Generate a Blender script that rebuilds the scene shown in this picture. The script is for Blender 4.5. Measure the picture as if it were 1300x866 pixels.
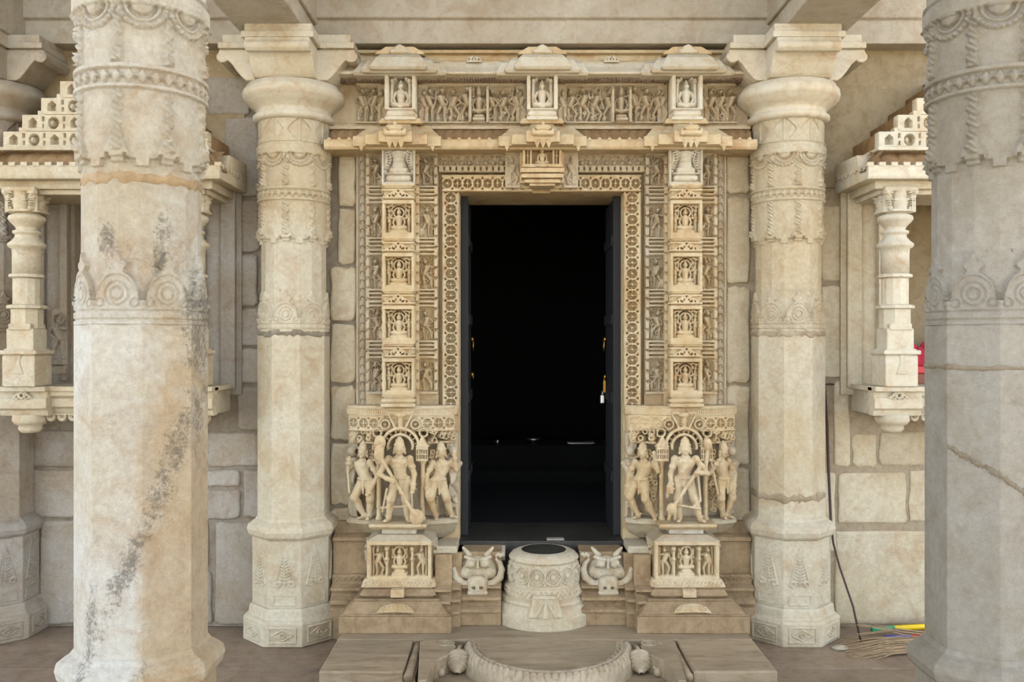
import bpy, math, random, itertools
import numpy as np

# ------------------------------------------------------------------ scene, camera, light
sc = bpy.context.scene
for o in list(bpy.data.objects):
    bpy.data.objects.remove(o)
col = sc.collection
FPX = 1132.0; CAMX = -0.163; EYE = 1.60
cam_d = bpy.data.cameras.new('camera'); cam = bpy.data.objects.new('camera', cam_d)
col.objects.link(cam); sc.camera = cam
cam.location = (CAMX, 0, EYE); cam.rotation_euler = (math.pi/2, 0, 0)
cam_d.sensor_width = 36.0; cam_d.lens = FPX/1300.0*36.0; cam_d.clip_start = 0.05; cam_d.clip_end = 400

def lin(r, g, b):
    f = lambda c: ((c/255+0.055)/1.055)**2.4 if c > 10 else c/255/12.92
    return (f(r), f(g), f(b), 1.0)

world = bpy.data.worlds.new('sky'); sc.world = world; world.use_nodes = True
wn = world.node_tree.nodes; wl = world.node_tree.links
bg = wn['Background']
sky = wn.new('ShaderNodeTexSky'); sky.sky_type = 'HOSEK_WILKIE'
SUN_DIR = (0.40, 0.74, 0.54)          # sun behind the temple: the porch stands in shade, the courtyard is lit
n_ = math.sqrt(sum(c*c for c in SUN_DIR)); sky.sun_direction = tuple(c/n_ for c in SUN_DIR)
sky.turbidity = 5.0; sky.ground_albedo = 0.5
hs = wn.new('ShaderNodeHueSaturation'); hs.inputs['Saturation'].default_value = 0.50
wl.new(sky.outputs[0], hs.inputs['Color']); wl.new(hs.outputs[0], bg.inputs['Color'])
bg.inputs['Strength'].default_value = 1.0
from mathutils import Vector
sun_d = bpy.data.lights.new('sun', 'SUN'); sun_d.energy = 1.3; sun_d.angle = math.radians(1.0); sun_d.color = (1, .93, .82)
sun = bpy.data.objects.new('sun', sun_d); col.objects.link(sun); sun.location = (8, 12, 14)
sun.rotation_euler = Vector(SUN_DIR).to_track_quat('Z', 'Y').to_euler()
vs = sc.view_settings
vs.view_transform = 'Standard'; vs.look = 'None'; vs.gamma = 1.0; vs.use_curve_mapping = False
vs.exposure = 4.93

def wx(px, d): return (px-650)*d/FPX + CAMX
def wz(py, d): return EYE + (433-py)*d/FPX

# ------------------------------------------------------------------ materials
def stone(name, a, b, stain, stain_amt=.45, scale=1.0, spots=0.0, spotc=(70, 62, 55), rough=.75, bump=.25, band=False, gran=.5, jitter=.05, patch=None, mott=1.0, ochre=None):
    m = bpy.data.materials.new(name); m.use_nodes = True
    N = m.node_tree.nodes; L = m.node_tree.links; bs = N['Principled BSDF']
    geo = N.new('ShaderNodeNewGeometry')
    mp = N.new('ShaderNodeMapping'); L.new(geo.outputs['Position'], mp.inputs['Vector'])
    if band: mp.inputs['Scale'].default_value = (.35, 2.2, 1.5)
    def noise(sc_, det=6, rg=.6, dist=0.):
        n = N.new('ShaderNodeTexNoise'); n.inputs['Scale'].default_value = sc_*scale
        n.inputs['Detail'].default_value = det; n.inputs['Roughness'].default_value = rg; n.inputs['Distortion'].default_value = dist
        L.new(mp.outputs[0], n.inputs['Vector']); return n
    def ramp(n, lo, hi):
        r = N.new('ShaderNodeMapRange'); r.inputs[1].default_value = lo; r.inputs[2].default_value = hi
        L.new(n.outputs[0], r.inputs[0]); return r
    def mix(f, A, B, mode='MIX', fac=None):
        x = N.new('ShaderNodeMix'); x.data_type = 'RGBA'; x.blend_type = mode
        if f is not None: L.new(f, x.inputs[0])
        else: x.inputs[0].default_value = fac
        for s, v in ((6, A), (7, B)):
            if isinstance(v, tuple): x.inputs[s].default_value = v
            else: L.new(v, x.inputs[s])
        return x.outputs[2]
    def mul(f, v):
        x = N.new('ShaderNodeMath'); x.operation = 'MULTIPLY'; L.new(f, x.inputs[0])
        if isinstance(v, (int, float)): x.inputs[1].default_value = v
        else: L.new(v, x.inputs[1])
        return x.outputs[0]
    ALB = .52
    lin_ = lambda *q: tuple([v*ALB for v in lin(*q)[:3]]+[1.0])
    n1 = noise(1.7, 5, .55, .6); c = mix(ramp(n1, .35, .68).outputs[0], lin_(*a), lin_(*b))
    n2 = noise(4.3, 8, .68, 1.2); c = mix(mul(ramp(n2, .50, .74).outputs[0], stain_amt), c, lin_(*stain))
    nm = noise(13, 8, .72, .4); c = mix(mul(ramp(nm, .46, .66).outputs[0], .75*mott), c, mix(None, c, (.70, .61, .50, 1), 'MULTIPLY', 1.0))
    mp2 = N.new('ShaderNodeMapping'); L.new(geo.outputs['Position'], mp2.inputs['Vector']); mp2.inputs['Scale'].default_value = (1, 1, .16)
    ns = noise(9, 5, .6, .3); L.new(mp2.outputs[0], ns.inputs['Vector']); c = mix(mul(ramp(ns, .55, .75).outputs[0], .5*mott), c, mix(None, c, lin_(*stain), 'MULTIPLY', .55))
    n3 = noise(38, 5, .7); c = mix(ramp(n3, .3, .7).outputs[0], c, mix(None, c, (.45, .42, .38, 1), 'MULTIPLY', .35*gran))
    n3b = noise(150, 3, .6); c = mix(mul(ramp(n3b, .55, .75).outputs[0], gran*.5), c, mix(None, c, (.35, .3, .25, 1), 'MULTIPLY', .5))
    if ochre:                       # weathered brown zone: (x, z, length x, length z)
        sp = N.new('ShaderNodeSeparateXYZ'); L.new(geo.outputs['Position'], sp.inputs[0])
        x0, z0, rx, rz = ochre
        def m2(op, A, B):
            q = N.new('ShaderNodeMath'); q.operation = op
            for i_, v in enumerate((A, B)):
                if isinstance(v, (int, float)): q.inputs[i_].default_value = v
                else: L.new(v, q.inputs[i_])
            return q.outputs[0]
        dx = m2('DIVIDE', m2('SUBTRACT', sp.outputs['X'], x0), rx); dz = m2('DIVIDE', m2('SUBTRACT', sp.outputs['Z'], z0), rz)
        q = m2('SUBTRACT', 1.25, m2('ADD', m2('MULTIPLY', dx, dx), m2('MULTIPLY', dz, dz)))
        no = noise(6, 8, .75, .6); q = m2('ADD', q, m2('MULTIPLY', m2('SUBTRACT', no.outputs[0], .5), 2.6))
        rq = N.new('ShaderNodeMapRange'); rq.inputs[1].default_value = 0.; rq.inputs[2].default_value = .9; L.new(q, rq.inputs[0])
        c = mix(mul(rq.outputs[0], .85), c, mix(None, c, (.82, .66, .46, 1), 'MULTIPLY', 1.0))
    if spots > 0:
        n4 = noise(2.4, 6, .6, .8); n5 = noise(55, 5, .75)
        c = mix(mul(mul(ramp(n4, .56, .72).outputs[0], ramp(n5, .47, .58).outputs[0]), spots), c, lin_(*spotc))
    if patch:                       # lichen streaks of their own shape: list of (x, z, length x, length z, slant)
        sep = N.new('ShaderNodeSeparateXYZ'); L.new(geo.outputs['Position'], sep.inputs[0])
        def ma(op, A, B):
            x = N.new('ShaderNodeMath'); x.operation = op
            for i, v in enumerate((A, B)):
                if isinstance(v, (int, float)): x.inputs[i].default_value = v
                else: L.new(v, x.inputs[i])
            return x.outputs[0]
        tot = None
        n6 = noise(9, 6, .7, .5)
        for (x0, z0, rx, rz, sl) in patch:
            dz = ma('SUBTRACT', sep.outputs['Z'], z0)
            dx = ma('SUBTRACT', ma('SUBTRACT', sep.outputs['X'], x0), ma('MULTIPLY', dz, sl))
            q = ma('ADD', ma('POWER', ma('ABSOLUTE', ma('DIVIDE', dx, rx), 0), 2), ma('POWER', ma('ABSOLUTE', ma('DIVIDE', dz, rz), 0), 2))
            f = ma('SUBTRACT', 1.0, q); f = ma('MAXIMUM', f, 0.0)
            tot = f if tot is None else ma('MAXIMUM', tot, f)
        n7 = noise(70, 5, .8)
        g = ma('ADD', ma('MULTIPLY', n6.outputs[0], .80), ma('MULTIPLY', n7.outputs[0], .90))
        g = ma('ADD', g, ma('MULTIPLY', tot, .26))
        r = N.new('ShaderNodeMapRange'); r.inputs[1].default_value = .98; r.inputs[2].default_value = 1.16; L.new(g, r.inputs[0])
        on = N.new('ShaderNodeMapRange'); on.inputs[1].default_value = 0.0; on.inputs[2].default_value = .25; L.new(tot, on.inputs[0])
        c = mix(mul(mul(r.outputs[0], on.outputs[0]), .72), c, lin_(*spotc))
    oi = N.new('ShaderNodeObjectInfo')
    jr = N.new('ShaderNodeMapRange'); jr.inputs[3].default_value = 1-jitter; jr.inputs[4].default_value = 1+jitter
    L.new(oi.outputs['Random'], jr.inputs[0])
    hv = N.new('ShaderNodeHueSaturation'); L.new(jr.outputs[0], hv.inputs['Value']); L.new(c, hv.inputs['Color'])
    L.new(hv.outputs[0], bs.inputs['Base Color'])
    bs.inputs['Roughness'].default_value = rough
    bs.inputs['Specular IOR Level'].default_value = .3
    nb = noise(26, 8, .75); bp = N.new('ShaderNodeBump'); bp.inputs['Strength'].default_value = bump; bp.inputs['Distance'].default_value = .01
    L.new(nb.outputs[0], bp.inputs['Height']); L.new(bp.outputs[0], bs.inputs['Normal'])
    return m

def plain(name, rgb, rough=.5, metal=0., bump=0., bs_scale=60, var=.12):
    m = bpy.data.materials.new(name); m.use_nodes = True
    N = m.node_tree.nodes; L = m.node_tree.links; bs = N['Principled BSDF']
    tc = N.new('ShaderNodeTexCoord'); n = N.new('ShaderNodeTexNoise'); n.inputs['Scale'].default_value = bs_scale
    L.new(tc.outputs['Object'], n.inputs['Vector'])
    hv = N.new('ShaderNodeHueSaturation'); hv.inputs['Color'].default_value = lin(*rgb)
    r = N.new('ShaderNodeMapRange'); r.inputs[3].default_value = 1-var; r.inputs[4].default_value = 1+var
    L.new(n.outputs[0], r.inputs[0]); L.new(r.outputs[0], hv.inputs['Value']); L.new(hv.outputs[0], bs.inputs['Base Color'])
    bs.inputs['Roughness'].default_value = rough; bs.inputs['Metallic'].default_value = metal
    if bump:
        bp = N.new('ShaderNodeBump'); bp.inputs['Strength'].default_value = bump; bp.inputs['Distance'].default_value = .004
        L.new(n.outputs[0], bp.inputs['Height']); L.new(bp.outputs[0], bs.inputs['Normal'])
    return m

M = {}
M['marble']  = stone('cream_marble', (243, 231, 202), (230, 210, 170), (198, 150, 92), .55, 1.3, .35, (126, 112, 94), bump=.5, mott=.38, gran=1.1)
M['carved']  = stone('carved_marble', (246, 226, 186), (232, 202, 150), (194, 132, 68), .7, 1.9, .2, (120, 96, 70), bump=.3, mott=.45)
M['carved2'] = stone('weathered_carved_marble', (232, 217, 188), (216, 194, 154), (180, 130, 76), .6, 1.9, .3, (112, 98, 82), bump=.3, mott=.45)
M['white']   = stone('white_marble', (250, 242, 220), (238, 223, 190), (206, 152, 90), .55, 1.7, .25, (140, 122, 102), bump=.3, mott=.45)
M['frontcol'] = stone('weathered_column_marble', (238, 234, 222), (222, 208, 178), (196, 152, 98), .55, 1.2, .5, (104, 94, 80), bump=.9, mott=.4, gran=1.2, ochre=(-1.17, .85, .11, .80),
                      patch=[(-1.18, 1.30, .04, .22, .2), (-1.28, .98, .05, .34, .40), (-1.36, 1.90, .04, .09, .0), (-1.25, .52, .04, .16, .0), (-1.15, 1.65, .025, .25, 0.), (-1.42, .70, .04, .22, .1), (-1.22, 1.88, .03, .14, .1)])
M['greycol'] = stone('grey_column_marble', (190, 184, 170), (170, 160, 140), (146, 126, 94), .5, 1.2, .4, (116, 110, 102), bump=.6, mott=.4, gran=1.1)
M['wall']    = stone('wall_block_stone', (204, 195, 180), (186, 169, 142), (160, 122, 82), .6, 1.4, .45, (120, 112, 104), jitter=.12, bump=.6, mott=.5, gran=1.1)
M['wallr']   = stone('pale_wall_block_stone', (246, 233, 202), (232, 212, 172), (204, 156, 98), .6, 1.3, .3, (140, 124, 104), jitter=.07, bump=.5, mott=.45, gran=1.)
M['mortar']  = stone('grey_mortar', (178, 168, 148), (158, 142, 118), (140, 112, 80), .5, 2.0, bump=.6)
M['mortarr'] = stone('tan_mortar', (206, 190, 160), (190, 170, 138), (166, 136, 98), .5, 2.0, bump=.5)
M['plaster'] = stone('beige_wall_plaster', (204, 186, 150), (188, 166, 126), (166, 134, 92), .5, 1.0, .2, (140, 124, 100), bump=.3)
M['floor']   = stone('worn_floor_stone', (184, 160, 132), (158, 136, 114), (132, 98, 66), .6, 1.3, .5, (112, 106, 108), rough=.5, jitter=.08)
M['step']    = stone('banded_step_marble', (206, 184, 150), (170, 152, 126), (140, 110, 76), .7, 1.8, .4, (112, 112, 106), rough=.45, band=True)
M['rim']     = stone('rim_marble', (222, 204, 172), (196, 176, 144), (156, 124, 86), .5, 1.8, .2, (120, 110, 96), rough=.5)
M['base']    = stone('brown_base_marble', (206, 178, 136), (176, 148, 110), (138, 102, 64), .6, 1.8, .35, (104, 90, 74), bump=.4)
M['beam']    = stone('beam_stone', (228, 219, 200), (208, 195, 172), (178, 142, 100), .5, 1.2, .6, (140, 136, 130), bump=.5, mott=.5)
M['ceil']    = stone('ceiling_stone', (206, 194, 172), (188, 174, 150), (164, 138, 104), .4, 1.0)
M['court']   = stone('courtyard_paving', (232, 216, 186), (218, 200, 166), (200, 174, 136), .3, .6)
M['thresh']  = stone('dark_threshold_stone', (84, 82, 72), (64, 62, 54), (48, 44, 36), .5, 2.0, rough=.5)
M['brown']   = stone('stain_and_shade_brown_stone', (186, 152, 108), (160, 126, 86), (124, 90, 56), .6, 1.7)
M['dark']    = plain('chamber_shade_black', (6, 6, 6), .95)  # near-black colour stands in for the darkness of the unlit chamber
M['doorblk'] = plain('black_painted_door', (6, 8, 12), .7)
M['brass']   = plain('brass', (150, 112, 54), .3, 1.0)
M['steel']   = plain('steel', (190, 190, 188), .3, 1.0)
M['iron']    = plain('rusty_iron', (62, 44, 38), .7, .3, .4)
M['cloth']   = plain('crimson_cloth', (150, 24, 46), .85, 0, .3, 160)
M['tray']    = plain('red_box', (176, 32, 40), .5)
M['wood']    = plain('brown_wood', (122, 70, 44), .6)
M['twig']    = plain('dry_twigs', (140, 116, 84), .8, 0, .2, 40, .4)
M['green']   = plain('green_paint', (10, 128, 82), .4)
M['yellow']  = plain('yellow_paint', (222, 186, 20), .4)
M['redp']    = plain('red_paint', (190, 26, 26), .4)
M['blue']    = plain('blue_paint', (70, 78, 150), .4)
M['pink']    = stone('pink_tinged_marble', (206, 188, 168), (188, 160, 142), (150, 104, 88), .6, 3.0, .1)

# ------------------------------------------------------------------ object helpers
def fast_mesh(name, V, F, smooth=False):
    """V (n,3) array, F list of index tuples or (m,k) array"""
    me = bpy.data.meshes.new(name)
    if isinstance(F, np.ndarray):
        m, k = F.shape
        me.vertices.add(len(V)); me.vertices.foreach_set('co', np.asarray(V, np.float32).ravel())
        me.loops.add(m*k); me.loops.foreach_set('vertex_index', F.astype(np.int32).ravel())
        me.polygons.add(m); me.polygons.foreach_set('loop_start', np.arange(0, m*k, k, dtype=np.int32))
        me.update(calc_edges=True)
    else:
        me.from_pydata([tuple(v) for v in V], [], F); me.update()
    me.validate()
    if smooth: me.polygons.foreach_set('use_smooth', np.ones(len(me.polygons), bool))
    return me

def obj(name, me, mat, parent=None, loc=(0, 0, 0), bevel=0.0, scale=None, rotz=0.0):
    o = bpy.data.objects.new(name, me); col.objects.link(o)
    if mat is not None:
        if not me.materials: me.materials.append(None)
        o.material_slots[0].link = 'OBJECT'; o.material_slots[0].material = M[mat] if isinstance(mat, str) else mat
    o.location = loc
    if scale: o.scale = scale
    if rotz: o.rotation_euler = (0, 0, rotz)
    if parent is not None: o.parent = parent
    if bevel:
        b = o.modifiers.new('bevel', 'BEVEL'); b.width = bevel; b.segments = 2; b.limit_method = 'ANGLE'; b.angle_limit = .6
    return o

def tag(o, label=None, cat=None, group=None, kind=None):
    if label: o['label'] = label
    if cat: o['category'] = cat
    if group: o['group'] = group
    if kind: o['kind'] = kind
    return o

def thing(name, label, cat, loc=(0, 0, 0), group=None, rotz=0.0, scale=None):
    o = bpy.data.objects.new(name, None); col.objects.link(o); o.empty_display_size = .1
    o.location = loc; o.rotation_euler = (0, 0, rotz)
    if scale: o.scale = scale
    return tag(o, label, cat, group)

def copy_tree(o, parent=None, matmap=None):
    c = o.copy(); col.objects.link(c); c.parent = parent
    for s in c.material_slots:
        if matmap and s.material and s.material.name in matmap: s.material = matmap[s.material.name]
    for ch in list(o.children): copy_tree(ch, c, matmap)
    return c

class MB:
    def __init__(s): s.V = []; s.F = []
    def add(s, V, F):
        n = len(s.V); s.V += [tuple(v) for v in V]; s.F += [tuple(i+n for i in f) for f in F]; return s
    def box(s, x0, x1, y0, y1, z0, z1):
        V = [(x0,y0,z0),(x1,y0,z0),(x1,y1,z0),(x0,y1,z0),(x0,y0,z1),(x1,y0,z1),(x1,y1,z1),(x0,y1,z1)]
        return s.add(V, [(0,3,2,1),(4,5,6,7),(0,1,5,4),(1,2,6,5),(2,3,7,6),(3,0,4,7)])
    def frus(s, x0, x1, y0, y1, z0, X0, X1, Y0, Y1, z1):
        V = [(x0,y0,z0),(x1,y0,z0),(x1,y1,z0),(x0,y1,z0),(X0,Y0,z1),(X1,Y0,z1),(X1,Y1,z1),(X0,Y1,z1)]
        return s.add(V, [(0,3,2,1),(4,5,6,7),(0,1,5,4),(1,2,6,5),(2,3,7,6),(3,0,4,7)])
    def prism(s, poly, a, b, axis='x'):
        """polygon (u,v) extruded from a to b; axis x: poly is (y,z); axis y: poly is (x,z); axis z: poly is (x,y)"""
        n = len(poly)
        mk = {'x': lambda p, t: (t, p[0], p[1]), 'y': lambda p, t: (p[0], t, p[1]), 'z': lambda p, t: (p[0], p[1], t)}[axis]
        V = [mk(p, a) for p in poly]+[mk(p, b) for p in poly]
        F = [tuple(range(n)), tuple(range(2*n-1, n-1, -1))]
        F += [((i+1) % n, i, i+n, (i+1) % n+n) for i in range(n)]
        return s.add(V, F)
    def lathe(s, prof, n, rot=0., cx=0., cy=0., apothem=False, cap=True):
        k = 1/math.cos(math.pi/n) if apothem else 1
        V = []; F = []
        for r, z in prof:
            for i in range(n):
                a = rot+2*math.pi*i/n; V.append((cx+r*k*math.cos(a), cy+r*k*math.sin(a), z))
        for j in range(len(prof)-1):
            for i in range(n):
                F.append((j*n+i, j*n+(i+1) % n, (j+1)*n+(i+1) % n, (j+1)*n+i))
        if cap: F.append(tuple(range(n-1, -1, -1))); F.append(tuple((len(prof)-1)*n+i for i in range(n)))
        return s.add(V, F)
    def tube(s, pts, r, n=6):
        pts = [Vector(p) for p in pts]; V = []; F = []
        rr = r if isinstance(r, (list, tuple)) else [r]*len(pts)
        for i, p in enumerate(pts):
            t = (pts[min(i+1, len(pts)-1)]-pts[max(i-1, 0)]).normalized()
            u = t.cross(Vector((0, 0, 1)) if abs(t.z) < .9 else Vector((1, 0, 0))).normalized(); w = t.cross(u)
            for k in range(n):
                a = 2*math.pi*k/n; V.append(p+u*rr[i]*math.cos(a)+w*rr[i]*math.sin(a))
        for i in range(len(pts)-1):
            for k in range(n): F.append((i*n+k, i*n+(k+1) % n, (i+1)*n+(k+1) % n, (i+1)*n+k))
        F.append(tuple(range(n-1, -1, -1))); F.append(tuple((len(pts)-1)*n+k for k in range(n)))
        return s.add(V, F)
    def mesh(s, name, smooth=False):
        me = bpy.data.meshes.new(name); me.from_pydata(s.V, [], s.F); me.update()
        import bmesh
        bm = bmesh.new(); bm.from_mesh(me); bmesh.ops.recalc_face_normals(bm, faces=bm.faces); bm.to_mesh(me); bm.free()
        if smooth: me.polygons.foreach_set('use_smooth', np.ones(len(me.polygons), bool))
        return me
    def build(s, name, mat, parent=None, bevel=0.0, loc=(0, 0, 0), smooth=False, scale=None):
        return obj(name, s.mesh(name, smooth), mat, parent, loc, bevel, scale)

def grid_mesh(name, P, closed_u=False, smooth=True):
    """P (nv, nu, 3)"""
    nv, nu, _ = P.shape
    I = np.arange(nv*nu).reshape(nv, nu)
    if closed_u: I = np.concatenate([I, I[:, :1]], 1)
    F = np.stack([I[:-1, :-1], I[:-1, 1:], I[1:, 1:], I[1:, :-1]], -1).reshape(-1, 4)
    return fast_mesh(name, P.reshape(-1, 3), F, smooth)

def radial(name, z0, z1, nz, nt, rf, smooth=True, extra=()):
    """surface of radius rf(theta, z); theta 0 faces the camera side (-Y)"""
    th = np.linspace(0, 2*np.pi, nt, endpoint=False); z = np.unique(np.concatenate([np.linspace(z0, z1, nz), np.array(extra, float)]))
    T, Z = np.meshgrid(th, z); R = rf(T, Z)
    return grid_mesh(name, np.stack([R*np.sin(T), -R*np.cos(T), Z], -1), True, smooth)

# ------------------------------------------------------------------ carved relief (height grids)
class Relief:
    def __init__(s, w, h, res=420, base=0.0, x0=None):
        s.w = w; s.h = h; nx = max(3, int(w*res)); nz = max(3, int(h*res))
        x = np.linspace(-w/2, w/2, nx); z = np.linspace(0, h, nz)
        s.X, s.Z = np.meshgrid(x, z); s.H = np.full_like(s.X, base)
    def put(s, mask, val): s.H = np.where(mask, np.maximum(s.H, val), s.H)
    def cap(s, x0, z0, x1, z1, r0, r1=None, b=0., k=1.):
        r1 = r0 if r1 is None else r1
        dx, dz = x1-x0, z1-z0; L = dx*dx+dz*dz+1e-12
        t = np.clip(((s.X-x0)*dx+(s.Z-z0)*dz)/L, 0, 1); r = r0+(r1-r0)*t
        d2 = (s.X-x0-t*dx)**2+(s.Z-z0-t*dz)**2
        s.put(d2 < r*r, b+k*np.sqrt(np.maximum(r*r-d2, 0)))
    def ell(s, cx, cz, rx, rz, b=0., h=.01, rot=0.):
        c, q = math.cos(rot), math.sin(rot); u = ((s.X-cx)*c+(s.Z-cz)*q)/rx; v = (-(s.X-cx)*q+(s.Z-cz)*c)/rz
        d = u*u+v*v; s.put(d < 1, b+h*np.sqrt(np.maximum(1-d, 0)))
    def box(s, x0, x1, z0, z1, h): s.put((s.X >= x0) & (s.X <= x1) & (s.Z >= z0) & (s.Z <= z1), h)
    def cut(s, x0, x1, z0, z1, h): s.H = np.where((s.X >= x0) & (s.X <= x1) & (s.Z >= z0) & (s.Z <= z1), h, s.H)
    def cutc(s, cx, cz, rx, rz, h): s.H = np.where(((s.X-cx)/rx)**2+((s.Z-cz)/rz)**2 < 1, h, s.H)
    def ring(s, cx, cz, r, w, h, b=0.):
        d = np.abs(np.hypot(s.X-cx, s.Z-cz)-r); s.put(d < w, b+h*np.sqrt(np.maximum(1-(d/w)**2, 0))**.6)
    def mesh(s, name, warp=None, skirt=True, smooth=True, gain=1.0, trim=None):
        H = s.H*gain; X, Z = s.X, s.Z; lo = min(0., float(H.min()))-.004
        if skirt:
            H = np.pad(H, 1, constant_values=lo)
            X = np.pad(X, 1, mode='edge'); Z = np.pad(Z, 1, mode='edge')
        P = np.stack([X, -H, Z], -1)
        if warp is not None: P = warp(X, H, Z)
        if trim is not None:            # openwork: drop the flat ground between the raised strands
            nv, nu = H.shape; I = np.arange(nv*nu).reshape(nv, nu)
            F = np.stack([I[:-1, :-1], I[:-1, 1:], I[1:, 1:], I[1:, :-1]], -1).reshape(-1, 4)
            F = F[(H.ravel()[F] > trim).any(1)]; used = np.unique(F); mp = np.zeros(nv*nu, int); mp[used] = np.arange(len(used))
            return fast_mesh(name, P.reshape(-1, 3)[used], mp[F], smooth)
        return grid_mesh(name, P, False, smooth)

def filler(R, x0, x1, z0, z1, n, h, seed=0, s=.012):
    """tangle of small leaves and tendrils between the figures"""
    r = random.Random(seed)
    for _ in range(n):
        x = r.uniform(x0, x1); z = r.uniform(z0, z1); q = r.random()
        if q < .4: R.ring(x, z, s*r.uniform(.5, .9), s*.32, h*r.uniform(.6, 1.))
        elif q < .75: a = r.uniform(0, 3.14); R.cap(x, z, x+s*1.6*math.cos(a), z+s*1.6*math.sin(a), s*.42, s*.3, h*.4, 1.3)
        else: R.ell(x, z, s*.7, s*.9, 0, h)

def fig_stand(R, cx, z0, S, b=0., sway=1, arms=0, rng=random):
    sx = sway
    hip = (cx+sx*.05*S, z0+.48*S); ch = (cx-sx*.03*S, z0+.68*S); hd = (cx+sx*.03*S, z0+.87*S)
    k = 1.25
    R.cap(hip[0]-.05*S, hip[1], cx-.10*S-sx*.02*S, z0+.25*S, .062*S, .048*S, b, k); R.cap(cx-.10*S-sx*.02*S, z0+.25*S, cx-.07*S, z0+.03*S, .046*S, .034*S, b, k)
    R.cap(hip[0]+.05*S, hip[1], cx+.12*S-sx*.04*S, z0+.25*S, .062*S, .048*S, b, k); R.cap(cx+.12*S-sx*.04*S, z0+.25*S, cx+.08*S, z0+.03*S, .046*S, .034*S, b, k)
    R.cap(cx-.07*S, z0+.02*S, cx-.14*S, z0+.02*S, .03*S, .02*S, b, k); R.cap(cx+.08*S, z0+.02*S, cx+.15*S, z0+.02*S, .03*S, .02*S, b, k)
    R.cap(*hip, *ch, .085*S, .10*S, b+.01*S, k); R.ell(hip[0], hip[1], .12*S, .07*S, b, .11*S)
    R.ell(ch[0]-.04*S, ch[1]+.02*S, .045*S, .04*S, b+.08*S, .06*S); R.ell(ch[0]+.04*S, ch[1]+.02*S, .045*S, .04*S, b+.08*S, .06*S)
    R.ell(*hd, .068*S, .08*S, b+.03*S, .12*S); R.cap(hd[0], hd[1]+.06*S, hd[0]+sx*.01*S, hd[1]+.13*S, .045*S, .02*S, b+.02*S, k)
    for sd in (-1, 1):
        sh = (ch[0]+sd*.10*S, ch[1]+.04*S)
        mode = (arms+(sd > 0)) % 3
        if mode == 0: el = (sh[0]+sd*.10*S, sh[1]-.13*S); ha = (hip[0]+sd*.10*S, hip[1]+.0*S)
        elif mode == 1: el = (sh[0]+sd*.12*S, sh[1]-.04*S); ha = (sh[0]+sd*.13*S, sh[1]+.16*S)
        else: el = (sh[0]+sd*.05*S, sh[1]-.17*S); ha = (sh[0]+sd*.10*S, sh[1]-.34*S)
        R.cap(*sh, *el, .042*S, .034*S, b+.02*S, k); R.cap(*el, *ha, .033*S, .028*S, b+.03*S, k)
        if mode == 1: R.ell(ha[0], ha[1]+.03*S, .05*S, .06*S, b, .06*S)

def fig_seat(R, cx, z0, S, b=0., four=True):
    k = 1.2
    R.cap(cx-.26*S, z0+.12*S, cx+.26*S, z0+.12*S, .09*S, .09*S, b, 1.6); R.cap(cx-.26*S, z0+.14*S, cx+.05*S, z0+.06*S, .08*S, .06*S, b+.03*S, 1.6); R.cap(cx+.26*S, z0+.14*S, cx-.05*S, z0+.06*S, .08*S, .06*S, b+.03*S, 1.6)
    R.cap(cx, z0+.22*S, cx, z0+.50*S, .115*S, .15*S, b, k); R.cap(cx-.10*S, z0+.52*S, cx+.10*S, z0+.52*S, .07*S, .07*S, b, 1.5)
    R.cap(cx, z0+.58*S, cx, z0+.64*S, .055*S, .05*S, b+.05*S, k); R.ell(cx, z0+.72*S, .095*S, .105*S, b+.04*S, .14*S); R.cap(cx, z0+.80*S, cx, z0+.92*S, .075*S, .03*S, b+.03*S, k)
    for sd in (-1, 1):
        R.cap(cx+sd*.17*S, z0+.52*S, cx+sd*.24*S, z0+.32*S, .055*S, .045*S, b+.02*S, k); R.cap(cx+sd*.24*S, z0+.32*S, cx+sd*.16*S, z0+.18*S, .042*S, .04*S, b+.06*S, k)
        if four:
            R.cap(cx+sd*.17*S, z0+.52*S, cx+sd*.30*S, z0+.50*S, .045*S, .04*S, b+.01*S, k); R.cap(cx+sd*.30*S, z0+.50*S, cx+sd*.28*S, z0+.72*S, .038*S, .034*S, b+.02*S, k)
            R.ell(cx+sd*.28*S, z0+.80*S, .06*S, .09*S, b, .09*S)

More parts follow.
